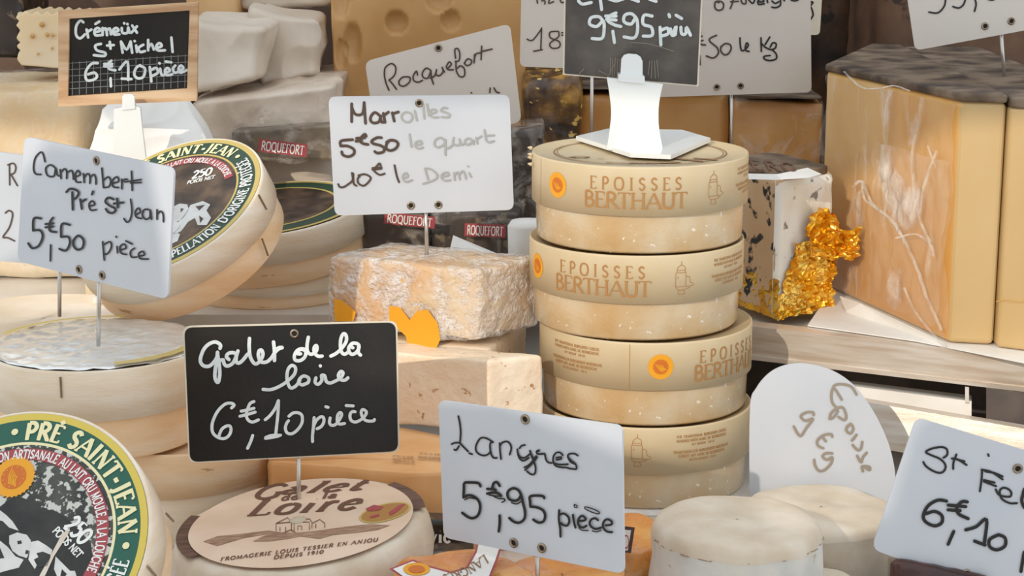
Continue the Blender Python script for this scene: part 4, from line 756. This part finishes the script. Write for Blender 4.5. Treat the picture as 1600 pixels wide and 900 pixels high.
# oval card
oc = P(1290, 720, .905); nc = Vector((0, -1, 0))
t = thing('oval_card', 'round topped white card with upside price writing behind the white cheeses', 'card', PP(1290, 860, oc, nc))
ol = smooth([(1180, 880), (1172, 780), (1172, 640), (1182, 607), (1204, 582), (1232, 570), (1264, 569), (1300, 579), (1332, 600), (1358, 632), (1378, 668), (1392, 705), (1399, 745), (1397, 790), (1389, 835), (1380, 880)], 5)
slab('card_sheet', ol, oc, nc, .0012, M['white'], t)
strokes('lettering', [(1230, 580, 5, 4.2, '540,180 500,120 430,100 370,110 345,170 350,240 380,280|375,140 425,220|330,370 340,330 370,300 410,280 440,290 460,350 445,380 400,355|330,370 360,360 395,310|465,440 495,410 515,450 490,485 460,460 470,425|540,495 505,540|510,575 550,615 575,600 585,550|545,660 575,710 590,670 620,635|590,780 585,740 640,770 640,745 600,740|205,340 200,320 150,320 105,350 140,385 200,370 150,440 100,505 50,430|350,510 340,490 280,500 235,540 240,580 280,600|270,510 300,545|350,640 300,640 275,665 310,690 350,670 340,720 290,770 245,775 215,730 210,690')], sign_map(oc, nc, .0004), M['inkt'], t)

# ================================================================== SQUARE FILM WRAPPED CHEESE + BLOCKS BELOW
def plan3(a, b, c):   # left, near corner, right -> 4 plan points
    a, b, c = Vector(a), Vector(b), Vector(c); return (a, b, c, a + c - b)
def corner_block(name, label, cat, left, near, right, z0, z1, mat, n=20, r=.12, amp=.0015, freq=45, seed=0, film_=None):
    a, b, c, d = plan3(left, near, right); cs = prism((a, b, c, d), z0, z1); base = Vector(((a.x + c.x) / 2, (a.y + c.y) / 2, z0))
    t = thing(name, label, cat, base); mk('body', *rblock(cs, n, r, amp, freq, seed), mat, t, True)
    if film_: mk('film_wrap', *rblock(cs, 80, r * 1.1, .0016, 70, seed + 3, off=.0020, ridge=.0009), film_, t, True, label='clear crinkled film')
    return t, (a, b, c, d)
t, pl = corner_block('square_cheese', 'film wrapped square washed rind cheese with yellow label under the Marroilles sign', 'cheese', xy(514, 1.003), xy(745, .968), xy(836, 1.004), .0830, .1195, M['marr'], seed=31, film_=M['filmheavy'])
a, b = Vector((pl[0].x, pl[0].y, 0)), Vector((pl[1].x, pl[1].y, 0)); d_ = (b - a).normalized(); fn_ = Vector((d_.y, -d_.x, 0)); 
fm = lambda x, y: PP(x, y, b + fn_ * .0026, fn_)
put2d('yellow_label', [poly2d('608,478 625,480 640,500 652,486 668,484 684,505 688,530 680,548 660,553 655,566 640,552 634,525 620,512 608,505')], fm, M['seal'], t)
put2d('yellow_label', [poly2d('522,466 535,470 548,480 556,488 552,502 524,502 522,485')], fm, M['seal'], t)
t, pl = corner_block('cheese_wedge', 'beige rinded cheese slab supporting the film wrapped square cheese', 'cheese', xy(520, .985, 600), xy(762, .955, 600), xy(850, .968, 600), .041, .0785, M['beige'], seed=32, r=.08, n=26)
# deepen backwards: a rear slab of the same cheese
mk('rear_part', *rblock(prism((pl[0] + Vector((0, .02)), pl[1] + Vector((0, .022)), pl[2] + Vector((-.008, .075)), pl[0] + Vector((0, .09))), .0415, .0785), 8, .05, .0006), M['beige'], t, True)
t, pl = corner_block('kraft_parcel', 'brown kraft paper packed cheese below the black sign with small printed lines', 'parcel', xy(415, .925, 780), xy(640, .905, 780), xy(850, .91, 780), .0, .0400, M['kraft'], seed=33, r=.07, n=16)
mk('rear_part', *rblock(prism((pl[0] + Vector((0, .01)), pl[1] + Vector((0, .02)), pl[2] + Vector((-.018, .035)), pl[0] + Vector((.0, .10))), 0, .0398), 8, .05), M['kraft'], t, True)
pr = []
for k, (x, y, l) in enumerate(((655, 710, 34), (653, 716, 36), (613, 714, 34), (614, 720, 34))):
    V2, F2, tot = text2d('FROMAGE AU LAIT CRU' if k % 2 else 'AFFINE AU MARC', 3.6, 0, 0, .2, .1, .15); pr.append(([(x + a_ * l / tot, y - b_ * .9 + a_ * .06) for a_, b_ in V2], F2))
put2d('lettering', pr, lambda x, y: PZ(x, y, .0413), M['tand'], t)

# ================================================================== PRINTED WHITE CHEESE (front centre-left)
o, n, e1, e2 = disc_frame(471, 817, .375, 8, .862); R = .0580
t = thing('printed_cheese', 'flat white rinded cheese with a large printed paper label pinned by the black sign', 'cheese', o - n * .03)
lump = lambda p, a, rr, hh: p + n * (.0012 * noise.noise(p * 60)) + (p - o).normalized() * (.0010 * noise.noise(p * 45))
mk('rind', *lathe(o, n, e1, [(.0001, -.029), (R * .93, -.029), (R * .985, -.025), (R * 1.02, -.014), (R * 1.0, -.006), (R * .965, -.002), (R * .92, -.0006), (R * .6, -.0003), (.0001, -.0003)], 80, lump, cap=False), M['rindw'], t, True)
L = dm(o, n, e1, e2, R, .0007)
for a0_, a1_ in ((152, 205), (-4, 36)): put2d('brown_label_edge', [disc2d(0, 0, .965, .965, 24, .83, math.radians(a0_), math.radians(a1_))], dm(o, n, e1, e2, R, .0006), M['galetbrown'], t)
put2d('paper_label', [disc2d(0, 0, .87, .87, 80)], dm(o, n, e1, e2, R, .0011), M['galetlabel'], t)
mpx = lambda h: (lambda x, y: PP(x, y, o, n) + n * h)
def skew_text(s, x0, y0, x1, y1, size, shear=.3, vs_=1, **k):
    V2, F2, tot = text2d(s, 1, 0, 0, shear=shear, **k); L_ = math.dist((x0, y0), (x1, y1))
    ux, uy = (x1 - x0) / tot, (y1 - y0) / tot
    return [(x0 + a_ * ux, y0 + a_ * uy - b_ * size) for a_, b_ in V2], F2
put2d('title_lettering', [skew_text('G', 393, 785, 432, 782, 21, .45, T=.17, t=.08, sp=.12), skew_text('alet', 437, 776, 563, 769, 16, .45, T=.17, t=.08, sp=.12), skew_text('de', 440, 786, 466, 784, 8.5, .2, T=.2, t=.1), skew_text('la', 503, 783, 526, 781.5, 8.5, .2, T=.2, t=.1), skew_text('Loire', 386, 810, 556, 799, 22, .4, T=.17, t=.08, sp=.12)], mpx(.0014), M['brown'], t)
put2d('small_lettering', [skew_text('FROMAGERIE LOUIS TESSIER EN ANJOU', 345, 881, 590, 850, 5.2, .2, T=.2, t=.12, sp=.22), skew_text('DEPUIS 1910', 428, 878, 505, 869, 5.2, .2, T=.2, t=.12, sp=.22)], mpx(.0014), M['brown'], t)
put2d('hill_drawing', [poly2d('318,850 340,842 380,838 420,833 440,836 470,836 500,833 540,827 580,823 610,825 590,832 560,836 520,840 500,846 470,842 450,846 420,850 395,850 420,838 380,845 340,857')], mpx(.0013), M['hill'], t)
vil = []
for s in ('432,834 432,822 450,813 456,820 456,834|432,822 456,820|438,834 438,828|447,834 447,828', '460,834 460,820 484,820 484,832|457,821 467,816 484,815 488,820|466,832 466,826 472,826 472,832', '488,830 488,822 500,816 508,822 508,829|494,829 494,823|470,816 470,812 476,812 476,816|445,836 455,832 462,836'):
    for q in s.split('|'):
        V2, F2 = [], []; ribbon([tuple(map(float, a_.split(','))) for a_ in q.split()], 1.1, V2, F2); vil.append((V2, F2))
put2d('village_drawing', vil, mpx(.0014), M['brown'], t)
put2d('oval_badge', [disc2d(602, 805, 40, 14, 30)], lambda x, y: mpx(.0014)(x, y - (x - 602) * .22), M['gold'], t)
put2d('oval_badge_field', [disc2d(602, 805, 37, 12, 30)], lambda x, y: mpx(.0015)(x, y - (x - 602) * .22), M['tan'], t)
put2d('badge_picture', [poly2d('572,800 585,794 600,797 592,803 576,804'), poly2d('608,806 625,794 634,792 622,804 610,811'), poly2d('578,812 592,808 594,811 580,815')], mpx(.0017), M['red'], t)
mk('pin_plug', *lathe(PP(466, 817, o, n) + n * .0008, n, e1, [(.0001, 0), (.0045, 0), (.003, .0012), (.0016, .0016), (.0001, .0017)], 14, cap=False), M['rindw'], t, True)

# ================================================================== SMALL FOREGROUND CHEESES
def round_cheese(name, label, px, py, z, R, mat, seed=0, top=None, z0=0, rough=.0012, group=None, lip=.9):
    p = PZ(px, py, z); c = Vector((p.x, p.y, z0)); H = z - z0; U = Vector((0, 0, 1)); X = Vector((1, 0, 0))
    t = thing(name, label, 'cheese', c, group)
    f = lambda p, a, rr, hh: p + Vector((math.cos(a), math.sin(a), 0)) * (rough * 1.4 * noise.noise(Vector((math.cos(a) * 2, math.sin(a) * 2, hh * 70 + seed)))) + U * (rough * noise.noise(p * 75 + Vector((seed, 0, 0))) if rr > 0 else 0)
    prof = [(.0001, .0006), (R * .94, .0008), (R * 1.0, H * .12), (R * 1.01, H * .4), (R * .985, H * .7), (R * .975, H * .88)]
    mk('side', *lathe(c, U, X, prof, 72, f, cap=False), mat, t, True)
    pt = [(R * .975, H * .88), (R * .96, H * .94), (R * .92, H * .985), (R * .85, H)] + [(R * .85 * (1 - i / 8), H * (1 + .01 * math.sin(i))) for i in range(1, 8)] + [(.0001, H)]
    mk('top', *lathe(c, U, X, pt, 72, f, cap=False), top or mat, t, True)
    return t, c, H
t, c, H = round_cheese('white_cheese', 'upright round white cheese with folded paper rim at the bottom centre right', 1152, 812, .0530, .0365, M['rindcool'], 1, M['rindw'])
V2, Fc = [], []
rim = []
for k in range(60):
    a = -math.pi + math.pi * k / 59; rr = .0355 + .0004 * math.sin(k * 1.7); rim.append(Vector((c.x + rr * math.cos(a), c.y + rr * math.sin(a), H * .885 + .0010 * noise.noise(Vector((k * .45, 3, 1))))))
parts = [rod(rim[i], rim[i + 1] + Vector((0, 0, .0006 * noise.noise(Vector((i * .9, 1, 1))))), .00016, 5) for i in range(59) if noise.noise(Vector((i * .37, 8, 2))) > .02]
o2 = mk('rim_crack', *merge(parts), M['tand'], t)
round_cheese('white_cheese', 'flat round white cheese lying against the round topped white card', 1283, 792, .0360, .0360, M['rindw'], 2)
round_cheese('white_cheese', 'small white cheese edge at the bottom just right of the upright white cheese', 1284, 908, .0230, .0175, M['rindw'], 3)
block('tan_wrapped_cheese', 'tan film covered cheese in the gap left of the tilted sign with 6,10', 'cheese', [*prism((xy(1325, .845, 850), xy(1440, .845, 850), xy(1480, .875, 850), xy(1330, .875, 850)), 0, .022)], M['tanwrap'], n=12, r=.1, amp=.001, seed=41)
block('dark_wrapped_cheese', 'dark red glossy wrapped cheese under the tilted sign at the bottom right', 'cheese', [P(1392, 868, .80), P(1560, 905, .80), P(1560, 990, .80), P(1380, 960, .80), P(1400, 862, .84), P(1560, 900, .84), P(1560, 980, .84), P(1400, 950, .84)], M['darkred'], n=20, r=.3, amp=.002, freq=70, seed=42)
# orange cheeses
def orange_cheese(label, px, py, z, R, seed):
    t, c, H = round_cheese('orange_cheese', label, px, py, z, R, M['orange'], seed, rough=.003, group='orange washed rind cheeses')
    U, X = Vector((0, 0, 1)), Vector((1, 0, 0))
    f = lambda p, a, rr, hh: p + Vector((math.cos(a), math.sin(a), 0)) * (.0006 * noise.noise(p * 160)) + U * .0012 * noise.noise(p * 110)
    mk('clear_cover', *lathe(c, U, X, [(R * 1.06, .002), (R * 1.08, H * .5), (R * 1.05, H + .001), (R * .98, H + .0035)] + [(R * .98 * (1 - i / 10), H + .0038) for i in range(1, 10)] + [(.0001, H + .0038)], 60, f, cap=False), M['filmclear'], t, True, label='clear cover')
    return t, c, H
t, c, H = orange_cheese('orange cheese in clear cover with curved white paper band, left of the Langres sign foot', 722, 896, .0330, .0300, 51)
zb = c.z + H + .0052
bp = lambda h: (lambda x, y: PZ(x, y, zb + h))
band = '608,889 645,874 672,884 705,893 728,886 742,862 745,846 785,852 778,875 768,900 745,915 690,925 640,912 625,900'
for z_, mt, inset in ((0, 'red', 0), (.0003, 'paperws', 1)):
    pts = [tuple(map(float, q.split(','))) for q in band.split()]
    cx_, cy_ = 695, 892
    if inset:
        up = [(614, 889), (645, 877), (672, 887), (705, 896), (731, 888), (745, 863), (748, 849), (781, 854), (774, 875), (764, 900), (743, 912), (690, 922), (640, 909), (628, 899)]
        pts = up
    mk('paper_band' if inset else 'band_border', [bp(z_)(*q) for q in pts], [tuple(range(len(pts)))], M[mt], t)
put2d('band_seal', [disc2d(651, 889, 21, 10, 26)], bp(.0006), M['seal'], t); put2d('band_seal_core', [disc2d(651, 889, 13, 6, 22)], bp(.0008), M['sealr'], t)
V2, F2, tot = text2d('LANGRES', 1, 0, 0, .14, .07, .1)
ang0 = math.radians(-52)
put2d('band_lettering', [([(757 - (a_ / tot) * 66 + b_ * 7, 866 + (a_ / tot) * 32 + b_ * 12 + 4 * math.sin(a_ / tot * 3.1)) for a_, b_ in V2], F2)], lambda x, y: bp(.0006)(x, y), M['tand'], t)
orange_cheese('orange cheese in clear cover right behind the Langres sign pin', 880, 900, .0300, .0270, 52)
t, c, H = orange_cheese('taller orange cheese between the Langres sign and the upright white cheese', 965, 830, .0310, .0270, 53)
on = Vector((0, -1, 0)); oo = Vector((c.x, c.y - .0305, .03))
lm = lambda h: (lambda x, y: PP(x, y, oo, on) + on * h)
put2d('label_border', [poly2d('955,820 992,824 986,864 952,862')], lm(0), M['darkred'], t); put2d('paper_label', [poly2d('955,826 986,828 981,860 952,858')], lm(.0003), M['paperws'], t)
V2, F2 = disc2d(978, 846, 5, 11, 16, .8, 0, 6.283); put2d('label_ring', [(V2, F2)], lm(.0005), M['red'], t)
t = block('dark_label_packet', 'small dark packet with white letters left of the Langres sign', 'packet', prism((xy(664, .872, 820), xy(740, .872, 820), xy(740, .885, 820), xy(664, .885, 820)), 0, .028), M['blackfoil'], n=10, r=.1, amp=.0004, seed=54)
v2, f2, tot = text2d('vic', 1, 0, 0, .2, .1, .1); q0 = P(690, 835, .8715)
put2d('lettering', [([(672 + a_ / tot * 32, 846 - b_ * 20) for a_, b_ in v2], f2)], lambda x, y: PP(x, y, q0, Vector((0, -1, 0))) + Vector((0, -.001, 0)), M['letterw'], t)

# ================================================================== BLUE CHEESE WITH GOLD FOIL
t, pl = corner_block('blue_cheese', 'blue veined cheese wedge in torn gold foil on the shelf beside the tub tower', 'cheese', xy(1118, 1.12, 400), xy(1210, 1.063, 400), xy(1296, 1.092, 400), .0735, .1500, M['blueb'], seed=61, r=.07, n=26, amp=.001)
a, b, c_, d_ = [Vector((q.x, q.y, 0)) for q in pl]
rd = (c_ - b).normalized(); rn = Vector((rd.y, -rd.x, 0))
def face(u, v, h=0): return b + (c_ - b) * u + Vector((0, 0, .0735 + .0765 * v)) + rn * h
V, Fc = [], []; NN = 24
for i in range(NN + 1):
    for j in range(NN + 1):
        u, v = i / NN, j / NN; hh = .0018 + .0012 * noise.noise(Vector((u * 7, v * 9, 2)))
        if i in (0, NN) or j in (0, NN): hh = -.001
        V.append(face(u * 1.0, v * .99, hh))
for i in range(NN):
    for j in range(NN): q = i * (NN + 1) + j; Fc.append((q, q + NN + 1, q + NN + 2, q + 1))
mk('cut_face', V, Fc, M['bluew'], t, True, label='creamy white cut face')
ztop = .1508
tp_ = [a + (b - a) * -.02, b, c_, d_]; top = [Vector((q.x, q.y, ztop)) for q in (a, b, c_, d_)]
mk('rind_top', *rblock(prism((a, b, c_, d_), .1485, .1535), 14, .3, .0006, 80, 3), M['rindgrey'], t, True)
def topm(h): return lambda x, y: PZ(x, y, .1540 + h)
put2d('label_stripe', [poly2d('1168,271 1215,272 1262,262 1284,272 1262,278 1215,281 1168,280')], topm(.0003), M['paperws'], t)
put2d('lettering', [skew_text('ERG', 1176, 262, 1246, 268, 13, -.3, T=.14, t=.09, sp=.3)], topm(.0004), M['brown'], t)
# foil: crumpled sheet over lower right of the face and the right corner
def foil(name, U0, U1, V0, V1, nu, nv, amp, seed, edgef, basefn):
    V, Fc = [], []
    for i in range(nu + 1):
        for j in range(nv + 1):
            u, v = U0 + (U1 - U0) * i / nu, V0 + (V1 - V0) * j / nv; u, v = edgef(u, v, i / nu, j / nv)
            p = basefn(u, v); k = p * 230 + Vector((seed, 0, 0))
            V.append(p + rn * (.003 + amp * abs(noise.noise(k)) + amp * .8 * noise.noise(k * 2.2)) + Vector((amp * .4 * noise.noise(k * 1.3 + Vector((9, 9, 9))), 0, amp * .5 * noise.noise(k + Vector((5, 1, 3))))))
    for i in range(nu):
        for j in range(nv): q = i * (nv + 1) + j; Fc.append((q, q + nv + 1, q + nv + 2, q + 1))
    return mk(name, V, Fc, M['goldfoil'], t)
def e1f(u, v, a_, b_):   # lower foil: left boundary slants
    lb = .06 + .16 * b_ + .05 * math.sin(b_ * 9); return lb + (1.02 - lb) * a_ + .0 * b_, v
foil('gold_foil', 0, 1, -.02, .52, 34, 34, .0035, 1, e1f, lambda u, v: face(u, v))
foil('gold_foil', -.02, .14, -.02, .16, 10, 10, .002, 2, lambda u, v, a_, b_: (u, v), lambda u, v: face(u, v))
def e3(u, v, a_, b_): return .55 + .75 * a_ - .18 * b_ * (1 - a_), .36 + b_ * (.34 + .1 * math.sin(a_ * 6)) * (1 - .35 * abs(a_ - .5))
foil('gold_foil', 0, 1, 0, 1, 22, 22, .0055, 3, e3, lambda u, v: face(min(u, 1.05), v) + rn * .004 + (Vector((1, 0, 0)) * max(0, u - 1.05) * .035))
def lf(u, v): return a + (b - a) * u + Vector((0, 0, .0735 + .0765 * v)) + Vector((-.3, -1, 0)).normalized() * .001
foil('gold_foil', .2, 1.02, -.02, .27, 24, 10, .002, 4, lambda u, v, a_, b_: (u, v), lf)

# ================================================================== BIG ORANGE WEDGES
zb, zt_ = .0735, .2010
A = PZ(1287, 462, zb); B = PZ(1482, 536, zb); Cc = PZ(1553, 540, zb)
A = Vector((P(1287, 250, 1.135).x, P(1287, 250, 1.135).y, 0))
plan = (A, Vector((B.x, B.y, 0)), Vector((Cc.x, Cc.y, 0)), Vector((Cc.x - .0, A.y + .12, 0)), Vector((A.x + .05, A.y + .13, 0)))
def poly_prism(plan, z0, z1):
    k = len(plan); V = [Vector((p.x, p.y, z0)) for p in plan] + [Vector((p.x, p.y, z1)) for p in plan]
    return V, [tuple(reversed(range(k))), tuple(range(k, 2 * k))] + [(i, (i + 1) % k, k + (i + 1) % k, k + i) for i in range(k)]
def bevel(o, wd, seg=3):
    m = o.modifiers.new('bevel', 'BEVEL'); m.width = wd; m.segments = seg; return o
t = thing('cheese_wedge', 'big orange hard cheese wedge with loose clear film on its side', 'cheese', Vector((B.x, B.y, zb)))
wb = mk('body', *poly_prism(plan, zb, zt_), [M['comtepale'], M['comte']], t); wb.data.polygons[2].material_index = 1; bevel(wb, .003)
rp = [p + (p - Vector((.26, 1.08, 0))).normalized() * .0012 for p in plan]
def rindmesh(plan, z0, z1, seed):
    V, Fc = poly_prism(plan, z0, z1); return V, Fc
bevel(mk('rind', *rindmesh(rp, zt_ - .0005, zt_ + .004, 1), M['rindgrey'], t), .0015)
# film draped on the receding side: wavy sheet
sd = (plan[1] - plan[0]); sdn = Vector((sd.y, -sd.x, 0)).normalized()
def drape(u0, u1, v0, v1, seed, amp=.0035, nu=46, nv=60):
    V, Fc = [], []
    for i in range(nu + 1):
        for j in range(nv + 1):
            a_, b_ = i / nu, j / nv; v = v0 + (v1 - v0) * b_; u = u0 + (u1 - u0) * a_ + .06 * noise.noise(Vector((v * 4, a_ * 2, seed)))
            p = plan[0] + sd * u + Vector((0, 0, zb + (zt_ - zb) * v)); q = Vector((u * 9, v * 5, seed))
            V.append(p + sdn * (.0022 + amp * abs(noise.noise(q)) + amp * .5 * abs(noise.noise(q * 2.7))))
    for i in range(nu):
        for j in range(nv): q = i * (nv + 1) + j; Fc.append((q, q + nv + 1, q + nv + 2, q + 1))
    return V, Fc
mk('film_wrap', *drape(.02, 1.0, .01, .985, 3), M['filmthin'], t, True, label='loose clear film')
mk('film_fold', *drape(.45, .98, .05, .75, 8, .006), M['filmthin'], t, True)
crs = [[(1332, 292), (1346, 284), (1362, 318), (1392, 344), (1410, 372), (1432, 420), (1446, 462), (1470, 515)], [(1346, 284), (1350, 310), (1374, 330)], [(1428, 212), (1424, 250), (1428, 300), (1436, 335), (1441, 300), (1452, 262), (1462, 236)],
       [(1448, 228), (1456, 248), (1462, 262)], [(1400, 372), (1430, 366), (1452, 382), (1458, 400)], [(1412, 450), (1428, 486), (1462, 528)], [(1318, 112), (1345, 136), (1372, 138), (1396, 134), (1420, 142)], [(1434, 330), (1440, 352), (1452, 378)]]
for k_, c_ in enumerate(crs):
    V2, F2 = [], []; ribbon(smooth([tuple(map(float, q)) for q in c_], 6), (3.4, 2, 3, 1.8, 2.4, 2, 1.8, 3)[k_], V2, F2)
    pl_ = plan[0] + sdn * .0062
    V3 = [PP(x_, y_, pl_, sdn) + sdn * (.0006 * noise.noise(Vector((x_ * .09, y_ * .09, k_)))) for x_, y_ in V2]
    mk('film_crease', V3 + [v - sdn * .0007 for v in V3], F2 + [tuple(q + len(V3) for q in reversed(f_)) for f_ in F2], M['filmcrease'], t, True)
E_ = PZ(1720, 556, zb)
plan2 = (Vector((Cc.x + .0006, Cc.y - .004, 0)), Vector((E_.x, E_.y - .012, 0)), Vector((E_.x, A.y + .12, 0)), Vector((Cc.x + .0006, A.y + .12, 0)))
t = thing('cheese_wedge', 'pale yellow hard cheese block at the right edge next to the orange wedge', 'cheese', Vector((Cc.x + .02, Cc.y, zb)))
bevel(mk('body', *poly_prism(plan2, zb, zt_ - .002), M['comtepale'], t), .002)
bevel(mk('rind', *poly_prism([p + Vector((0, -.0008, 0)) for p in plan2], zt_ - .0025, zt_ + .003), M['rindgrey'], t), .0012)
V2, F2 = [], []; ribbon(smooth([(1557, 471), (1575, 469), (1590, 472), (1615, 470)]), 1.6, V2, F2)
put2d('crack', [(V2, F2)], lambda x, y: PP(x, y, plan2[0] + Vector((0, -.0006, 0)), Vector(((plan2[1] - plan2[0]).y, -(plan2[1] - plan2[0]).x, 0)).normalized()), M['comte'], t)
# paper sheets under the wedges
def sheet(name, label, pts, z, th=.0006, wav=.001, mat='paperws'):
    f = [PZ(*q, z) for q in pts]; k = len(f); V = f + [v - Vector((0, 0, th)) for v in f]
    o = mk(name, V, [tuple(range(k)), tuple(reversed(range(k, 2 * k)))] + [(i, k + i, k + (i + 1) % k, (i + 1) % k) for i in range(k)], M[mat]); o['label'] = label; o['category'] = 'paper'; return o
sheet('paper_sheet', 'white paper sheet under the orange wedge behind the steel rail', [(1262, 508), (1300, 452), (1420, 440), (1720, 440), (1720, 592), (1600, 566), (1430, 532)], .0732)
V = []; q = [(1312, 462, .078), (1345, 474, .080), (1400, 500, .079), (1475, 535, .0755), (1478, 541, .0738), (1400, 512, .0738), (1322, 486, .0738)]
f = [PZ(*a_) for a_ in q]; o = mk('paper_fold', f + [v - Vector((0, 0, .0006)) for v in f], [tuple(range(7)), tuple(reversed(range(7, 14)))] + [(i, 7 + i, 7 + (i + 1) % 7, (i + 1) % 7) for i in range(7)], M['paperws'])
o['label'] = 'raised folded edge of white paper along the foot of the orange wedge'; o['category'] = 'paper'
